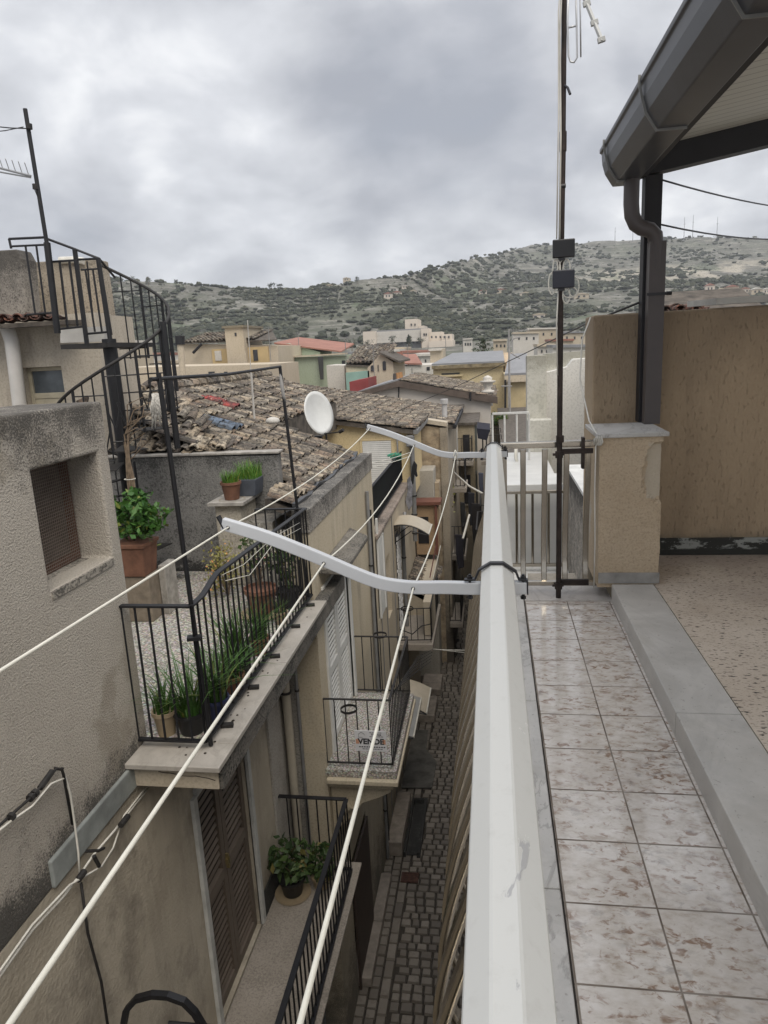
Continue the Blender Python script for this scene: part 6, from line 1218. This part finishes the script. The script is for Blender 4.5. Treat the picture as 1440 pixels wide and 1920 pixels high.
for k, (px, pt, pb, w_, lab) in enumerate([(735,629,648,18,'rounded dark tree at the left front of the institution'),(767,628,648,16,'dark tree in the middle before the institution'),(790,632,650,20,'wide dark tree before the institution entrance'),(690,636,655,24,'dark tree at the left corner of the institution'),(660,634,655,26,'dark tree clump left of the institution'),(868,640,658,16,'dark tree right of the institution'),(708,645,655,14,'low dark tree in front of the left wing')]): round_tree(px, pt, pb, 235, w_, lab, None, 100+k, 'dark_tree', 240, 'dark trees round the institution')
conifer(767, 627, 652, 232, 'pointed dark cypress in front of the institution', 'cypress_tree', .3, None, 9, 300)
# ================================================================ hills
ridge = [(-300,540),(0,530),(150,524),(250,522),(330,526),(440,538),(520,545),(570,544),(620,532),(690,521),(740,513),(800,501),(860,488),(920,474),(1000,461),(1050,456),(1100,452),(1170,450),(1240,447),(1320,444),(1400,447),(1480,450),(1700,470),(2100,520)]
rr_tab = []
for px, py in ridge:
    d = CX*(px-720)+CD*(py-960)+CF*F; h = math.hypot(d.x, d.y); rr_tab.append((math.atan2(d.x, d.y), d.z/h))
def ridge_at(az):
    T = rr_tab
    if az <= T[0][0]: return T[0][1]
    for (a0,e0),(a1,e1) in zip(T, T[1:]):
        if az <= a1: q = (az-a0)/(a1-a0); q = q*q*(3-2*q)*.5+q*.5; return e0+(e1-e0)*q
    return T[-1][1]
from mathutils import noise as MN
def rdist(az): q = max(0, min(1, (az+.12)/.2)); q = q*q*(3-2*q); return 430+330*q
def terrain(x, y):
    r = math.hypot(x, y); az = math.atan2(x, y); rr = rdist(az); zr = 1.6+rr*ridge_at(az); b = -7.3+8.8*max(0, min(1, (r-60)/185)); r0 = 268
    if r <= r0: return b-.0
    q = (r-r0)/(rr-r0)
    if q < 1: s = q**1.05*(1-.18*math.sin(math.pi*q)); z = b+(zr-b)*s
    else: z = zr-(q-1)*(rr-r0)*.12
    w = min(1, q*4)*(1 if q < .85 else max(0, min(1, (1.15-q)/.3))); v = Vector((x/70, y/70, 3)); z += w*(MN.fractal(v, .9, 2.0, 4)*5-1)
    zt = math.floor(z/2.6)*2.6; f = (z-zt)/2.6; k = max(0, min(1, (f-.55)/.4)); k = k*k*(3-2*k)
    return z*(.4)+(zt+2.6*k)*.6 if q > .05 else z
g = G(); nx, ny = 230, 150; X0, X1, Y0, Y1 = -620, 760, 40, 1000; vs = []
for j in range(ny+1):
    yy = Y0+(Y1-Y0)*(j/ny)**1.25
    for i in range(nx+1): x = X0+(X1-X0)*i/nx; vs.append((x, yy, terrain(x, yy)))
W = nx+1; g.add(vs, [(j*W+i, j*W+i+1, (j+1)*W+i+1, (j+1)*W+i) for j in range(ny) for i in range(nx)])
n = NT('rocky_scrub_ground'); z = n.xyz()[2]; big = n.noise(.018, 6, .6); md = n.noise(.09, 6, .7); band = n.noise(1, 4, .6, n.pos((.03,.03,1.1)))
c = n.ramp(md, [(.25,(.055,.057,.044)),(.45,(.105,.101,.083)),(.58,(.18,.172,.148)),(.7,(.31,.30,.272))])
c = n.mix(n.math('MULTIPLY', n.step(band, .56, .62), .6), c, (.34,.32,.275)); c = n.mix(n.math('MULTIPLY', n.step(band, .44, .38), .6), c, (.07,.08,.045))
c = n.mix(n.math('MULTIPLY', n.step(big, .52, .62), .4), c, (.085,.10,.055)); xs = n.xyz()[0]; tb = n.math('MULTIPLY', n.math('MULTIPLY', n.step(z, 33, 37), n.step(z, 56, 50)), n.math('MULTIPLY', n.step(xs, 40, 90), n.step(n.noise(.03, 4), .44, .52))); c = n.mix(n.math('MULTIPLY', tb, .75), c, (.43,.385,.31)); gp = n.math('MULTIPLY', n.step(n.noise(.022, 3), .57, .6), n.step(z, 60, 45)); c = n.mix(n.math('MULTIPLY', gp, .45), c, (.085,.12,.055)); c = n.mix(n.math('MULTIPLY', n.step(n.noise(.5, 3, .6), .55, .68), .8), c, (.045,.055,.032))
M_hill = n.out(c, .98, 0, n.noise(.4, 6, .7), .8, 1.5)
tag(g.build('hills', M_hill, None, True), 'rocky terraced hillside behind the town', 'hill', None, 'structure')
g = G(); g.box(-400, 500, 41, 170, -7.9, -7.5); g.box(-400, -9, -10, 41, -7.9, -7.42); tag(g.build('ground', simple('town_ground', (.2,.18,.15), .95, 0, .3, .3)), 'ground between the town houses', 'ground', None, 'structure')
# scrub: nobody could count it
g = G(); rs = random.Random(12); cnt = 0; ICO = [Vector(v).normalized() for v in ((-1,1.6,0),(1,1.6,0),(-1,-1.6,0),(1,-1.6,0),(0,-1,1.6),(0,1,1.6),(0,-1,-1.6),(0,1,-1.6),(1.6,0,-1),(1.6,0,1),(-1.6,0,-1),(-1.6,0,1))]
IF = [(0,11,5),(0,5,1),(0,1,7),(0,7,10),(0,10,11),(1,5,9),(5,11,4),(11,10,2),(10,7,6),(7,1,8),(3,9,4),(3,4,2),(3,2,6),(3,6,8),(3,8,9),(4,9,5),(2,4,11),(6,2,10),(8,6,7),(9,8,1)]
for k in range(40000):
    if cnt > 13000: break
    az = rs.uniform(-.55,.52); q = rs.random()**.75; rr = rdist(az); r = 272+(rr*1.02-272)*q; x, y = r*math.sin(az), r*math.cos(az)
    dens = max(0, MN.fractal(Vector((x/45, y/60, 9)), 1, 2, 4)*1.9+.55); low = 1.5-q*1.05; low *= (1 if az < .12 else .6)
    if rs.random() > max(.04, min(1, dens*low)): continue
    s = (.45+1.7*rs.random()**1.8)*(1.25 if q < .5 else .9)*(1.2 if r > 450 else 1); c = Vector((x, y, terrain(x, y)+s*.25)); f = Vector((s*rs.uniform(.8,1.35), s*rs.uniform(.8,1.3), s*rs.uniform(.45,.9)))
    for m in range(2):
        o = Vector((rs.uniform(-1.1,1.1)*s, rs.uniform(-.8,.8)*s, rs.uniform(-.2,.3)*s))*(m > 0); e = 1-.25*m
        g.add([c+o+Vector((v.x*f.x*e*rs.uniform(.5,1.35), v.y*f.y*e*rs.uniform(.5,1.35), v.z*f.z*e*rs.uniform(.5,1.3))) for v in ICO], IF)
    cnt += 1
M_scrub = NT('scrub_leaves'); n = M_scrub; c = n.ramp(n.rnd(), [(0,(.026,.031,.018)),(.5,(.046,.052,.031)),(.85,(.072,.076,.048)),(1,(.11,.11,.072))]); M_scrub = n.out(n.mix(n.math('MULTIPLY', n.step(n.noise(1.2,4,.7), .45, .6), .6), c, (.02,.026,.013)), .95, 0, n.noise(1.5,4), .8, .5)
tag(g.build('hill_scrub', M_scrub, recalc=False), 'dark scrub bushes dotted over the rocky hillside', 'scrub', None, 'stuff')
def on_ridge(px): 
    d = CX*(px-720)+CD*(500-960)+CF*F; az = math.atan2(d.x, d.y); r = rdist(az)*.985; return Vector((r*math.sin(az), r*math.cos(az), terrain(r*math.sin(az), r*math.cos(az))))
def ridge_tree(px, wpx, hpx, lab, mat, seed):
    o = on_ridge(px); y = o.y; t = thing('ridge_tree', lab, 'tree', o, 'lone trees on the skyline'); rs = random.Random(seed); h = hpx*y/F; W = wpx*y/F/2; g = G(); g.tube([o-Vector((0,0,1)), o+Vector((0,0,h*.6))], [.05*h,.02*h], 6); g.build('trunk', M_stem, t); g = G(); cl = [Vector((o.x+rs.uniform(-.7,.7)*W, y+rs.uniform(-.7,.7)*W, o.z+h*rs.uniform(.35,.92))) for _ in range(9)]
    for k in range(260): q = rs.choice(cl); leafcard(g, q+Vector((rs.gauss(0,W*.2), rs.gauss(0,W*.2), rs.gauss(0,h*.08))), h*.065, rs)
    g.build('crown', mat, t, recalc=False)
for k, a in enumerate([(252,24,17,'broad pale tree leftmost on the skyline above the spiral stair',M_paletree),(275,12,18,'slim pale tree next to the broad pale one on the skyline',M_paletree),(299,10,11,'small pale tree in the middle of the left skyline group',M_paletree),(327,8,12,'thin dark tree near the right of the left skyline group',M_fartree),(345,20,9,'low wide dark tree right of the left skyline group',M_fartree),(220,34,12,'long dark thicket behind the stair on the skyline',M_fartree),(506,14,16,'taller dark pine at the dip of the skyline',M_fartree),(523,15,14,'dark pine right of the taller one at the dip of the skyline',M_fartree),(488,10,10,'small dark tree left of the pines at the skyline dip',M_fartree),(480,16,8,'low dark bush tree at the skyline dip',M_fartree),(668,9,12,'lone dark pine on the rising ridge',M_fartree),(745,30,7,'low dark thicket on the rising ridge',M_fartree)]): ridge_tree(*a, 200+k)
for k, (px, ht) in enumerate(((1152,12),(1185,11),(1236,16),(1280,24),(1296,26),(1341,24))):
    o = on_ridge(px); t = thing('hill_mast', ['slim radio mast leftmost on the right-hand ridge','slim radio mast just left of the canopy post','slim radio mast just right of the canopy post','slim radio mast left of the close pair on the ridge','tallest radio mast of the close pair on the ridge','slim radio mast rightmost on the ridge'][k], 'mast', o, 'radio masts on the ridge'); h = (ht+12)*o.y/F; g = G(); g.tube([o-Vector((0,0,2)), o+Vector((0,0,h))], [.35,.15], 5); g.tube([o+Vector((-.8,0,h*.7)), o+Vector((.8,0,h*.7))], .2, 4); g.build('pole', simple('mast_steel', (.25,.25,.26), .6), t)
# houses dotted on the hillside
def on_hill(px, py):
    d = (CX*(px-720)+CD*(py-960)+CF*F).normalized(); s = 150
    while s < 900:
        q = EYE+d*s
        if q.z < terrain(q.x, q.y): return q
        s += 2
    return EYE+d*600
hh = [(738,547,14,5,'small pale house high on the left shoulder of the right hill'),(760,541,10,4,'tiny white house above the small pale one'),(728,560,12,7,'cream ruin on the hillside above the institution'),(745,556,14,6,'beige house beside the cream ruin'),(775,552,10,5,'little stone house right of the beige one'),(1010,598,26,6,'low white farmhouse in the middle of the hillside'),(1330,548,12,9,'pinkish house on the hillside right of the canopy post'),(1352,551,12,6,'white house next to the pinkish hillside house'),(1372,549,16,8,'larger pale house on the right hillside'),(1396,550,12,6,'pale house in the row on the right hillside'),(1418,552,14,7,'second to last pale house of the right hillside row'),(1436,551,10,6,'last pale house of the right hillside row'),(938,550,18,5,'long beige terrace house left of the black boxes'),(985,556,16,5,'pale quarry hut left of the black mast'),(1090,560,20,6,'pale stone house right of the black mast'),(905,552,12,5,'little beige house on the hillside terrace'),(618,540,10,4,'tiny white house on the left ridge slope'),(650,527,10,4,'tiny pale house near the lone pine')]
for px, py, w_, h_, lab in hh:
    w_ *= 1.25; h_ *= 1.45
    o = on_hill(px, py); W_ = w_*o.y/F; H_ = h_*o.y/F; t = thing('hill_house', lab, 'house', o, 'small houses on the hillside'); g = G(); g.box(o.x-W_/2,o.x+W_/2,o.y-1,o.y+W_*.7,o.z-3,o.z+H_*.8); m = rs.choice([M_wh, M_cr, M_hosp]); g.build('wall', m, t); g = G(); g.prism([(o.x-W_*.54,o.y-1.3,o.z+H_*.81),(o.x+W_*.54,o.y-1.3,o.z+H_*.81),(o.x,o.y-1.3,o.z+H_*1.12)], (0,W_*.8,0)); g.build('roof', rs.choice([M_redroof, M_cr, M_wh]), t)
    g = G(); g.box(o.x-W_*.25,o.x-W_*.1,o.y-1.06,o.y-1.001,o.z+H_*.25,o.z+H_*.6); g.box(o.x+W_*.1,o.x+W_*.25,o.y-1.06,o.y-1.001,o.z+H_*.25,o.z+H_*.6); g.build('window', M_win, t)
# roof behind the boundary wall
t = thing('far_tiled_roof', 'strip of orange roof tiles showing above the boundary wall right of the post', 'roof', (1.4, 8, 1.5)); g = G(); x0 = P(1236,580,y=9).x; x1 = P(1300,572,y=9).x; z0 = P(1260,585,y=9).z-.02; tiles(g, (x0,8.9,z0), (1,0,0), (0,.99,.1), .62, .6, .17, .24, 8, 5, .4); g.build('tile_rows', M_tilesr, t, recalc=False); g = G(); g.prism([(x0,8.9,z0-.05),(x0+1.2,8.9,z0-.05),(x0+1.2,10,z0+.3),(x0,10,z0+.3)], (0,0,-.1)); g.build('roof', M_under, t); g = G(); g.box(x0,x0+1.3,9,12,-7.3,z0-.05); g.build('wall', M_cr, t)
# ---- the air
g = G(); g.box(-660, 800, -12, 1010, -10, 165); hm = bpy.data.materials.new('haze_air'); hm.use_nodes = True; ht = hm.node_tree; ht.nodes.clear(); ho = ht.nodes.new('ShaderNodeOutputMaterial'); hv = ht.nodes.new('ShaderNodeVolumePrincipled')
hv.inputs['Density'].default_value = .00036; hv.inputs['Color'].default_value = (.86,.9,.96,1); hv.inputs['Anisotropy'].default_value = .2; ht.links.new(hv.outputs[0], ho.inputs['Volume'])
tag(g.build('haze', hm), 'thin pale haze over the town and the hill', 'haze', None, 'stuff')
# ================================================================ sky, sun, camera
w = bpy.data.worlds.new('World'); SC.world = w; w.use_nodes = True; T = w.node_tree; T.nodes.clear()
N = T.nodes.new; L = T.links.new
out = N('ShaderNodeOutputWorld'); bg = N('ShaderNodeBackground'); sky = N('ShaderNodeTexSky'); sky.sky_type = 'NISHITA'; sky.sun_disc = False
SUN_EL, SUN_AZ = R(54), R(148)
sky.sun_elevation = SUN_EL; sky.sun_rotation = SUN_AZ
tc = N('ShaderNodeTexCoord'); sx = N('ShaderNodeSeparateXYZ'); L(tc.outputs['Generated'], sx.inputs[0])
def m_(op, a, b=None):
    k = N('ShaderNodeMath'); k.operation = op
    for i, v in enumerate((a, b)):
        if v is None: continue
        if isinstance(v, bpy.types.NodeSocket): L(v, k.inputs[i])
        else: k.inputs[i].default_value = v
    return k.outputs[0]
zc = m_('MAXIMUM', sx.outputs[2], 0.0); zz = m_('ADD', zc, .42); cb = N('ShaderNodeCombineXYZ'); L(m_('DIVIDE', sx.outputs[0], zz), cb.inputs[0]); L(m_('DIVIDE', sx.outputs[1], zz), cb.inputs[1])
def nz(scale, det, rough, dist, off):
    mp = N('ShaderNodeMapping'); L(cb.outputs[0], mp.inputs[0]); mp.inputs['Location'].default_value = off
    k = N('ShaderNodeTexNoise'); L(mp.outputs[0], k.inputs[0]); k.inputs['Scale'].default_value = scale; k.inputs['Detail'].default_value = det; k.inputs['Roughness'].default_value = rough; k.inputs['Distortion'].default_value = dist; return k.outputs[0]
a = nz(2.0, 6, .5, .15, (1.3, .4, 0)); b_ = nz(5.2, 7, .52, .2, (4, 2, 0))
f = m_('ADD', m_('MULTIPLY', a, .62), m_('MULTIPLY', b_, .38))
rp = N('ShaderNodeValToRGB'); L(f, rp.inputs[0]); cr = rp.color_ramp
STOPS = [(.36,(.275,.285,.315)),(.44,(.35,.36,.39)),(.50,(.435,.445,.47)),(.56,(.52,.53,.555)),(.63,(.68,.685,.695))]
while len(cr.elements) < len(STOPS): cr.elements.new(.5)
for e, (p, c) in zip(cr.elements, STOPS): e.position = p; e.color = (*c, 1)
bg2 = N('ShaderNodeBackground'); L(rp.outputs[0], bg2.inputs[0]); zs = N('ShaderNodeMapRange'); zs.interpolation_type = 'SMOOTHSTEP'; L(sx.outputs[2], zs.inputs[0]); zs.inputs[1].default_value = .42; zs.inputs[2].default_value = .85; zs.inputs[3].default_value = 1.0; zs.inputs[4].default_value = 2.1; L(zs.outputs[0], bg2.inputs[1])  # sky overhead, out of view, brightened to throw more light on the surfaces
L(sky.outputs[0], bg.inputs[0]); bg.inputs[1].default_value = .06
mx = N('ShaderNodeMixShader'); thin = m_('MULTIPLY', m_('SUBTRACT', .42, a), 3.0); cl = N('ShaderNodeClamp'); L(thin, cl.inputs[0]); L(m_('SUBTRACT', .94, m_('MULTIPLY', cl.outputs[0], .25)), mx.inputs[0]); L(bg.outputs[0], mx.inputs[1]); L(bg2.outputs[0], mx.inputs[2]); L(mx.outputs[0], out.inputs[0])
sd = bpy.data.lights.new('sun', 'SUN'); sd.energy = 1.5; sd.angle = R(40); sd.color = (1, .92, .80); so = bpy.data.objects.new('sun', sd); COL.objects.link(so)
# sun behind and to the left of us
sdir = Vector((math.sin(SUN_AZ)*math.cos(SUN_EL), math.cos(SUN_AZ)*math.cos(SUN_EL), math.sin(SUN_EL)))
so.rotation_euler = sdir.to_track_quat('Z', 'Y').to_euler()
cd = bpy.data.cameras.new('camera'); co = bpy.data.objects.new('camera', cd); COL.objects.link(co); SC.camera = co
cd.sensor_fit = 'VERTICAL'; cd.sensor_height = 24; cd.sensor_width = 18; cd.lens = 24*F/1920; cd.clip_start = .03; cd.clip_end = 4000
mt = Matrix((( CX.x, -CD.x, -CF.x, 0), (CX.y, -CD.y, -CF.y, 0), (CX.z, -CD.z, -CF.z, 0), (0,0,0,1))); co.matrix_world = Matrix.Translation(EYE) @ mt
SC.view_settings.view_transform = 'Standard'; SC.view_settings.look = 'None'; SC.view_settings.exposure = .66; SC.view_settings.gamma = 1; SC.view_settings.use_curve_mapping = False
SC.cycles.max_bounces = 6; SC.cycles.use_denoising = True
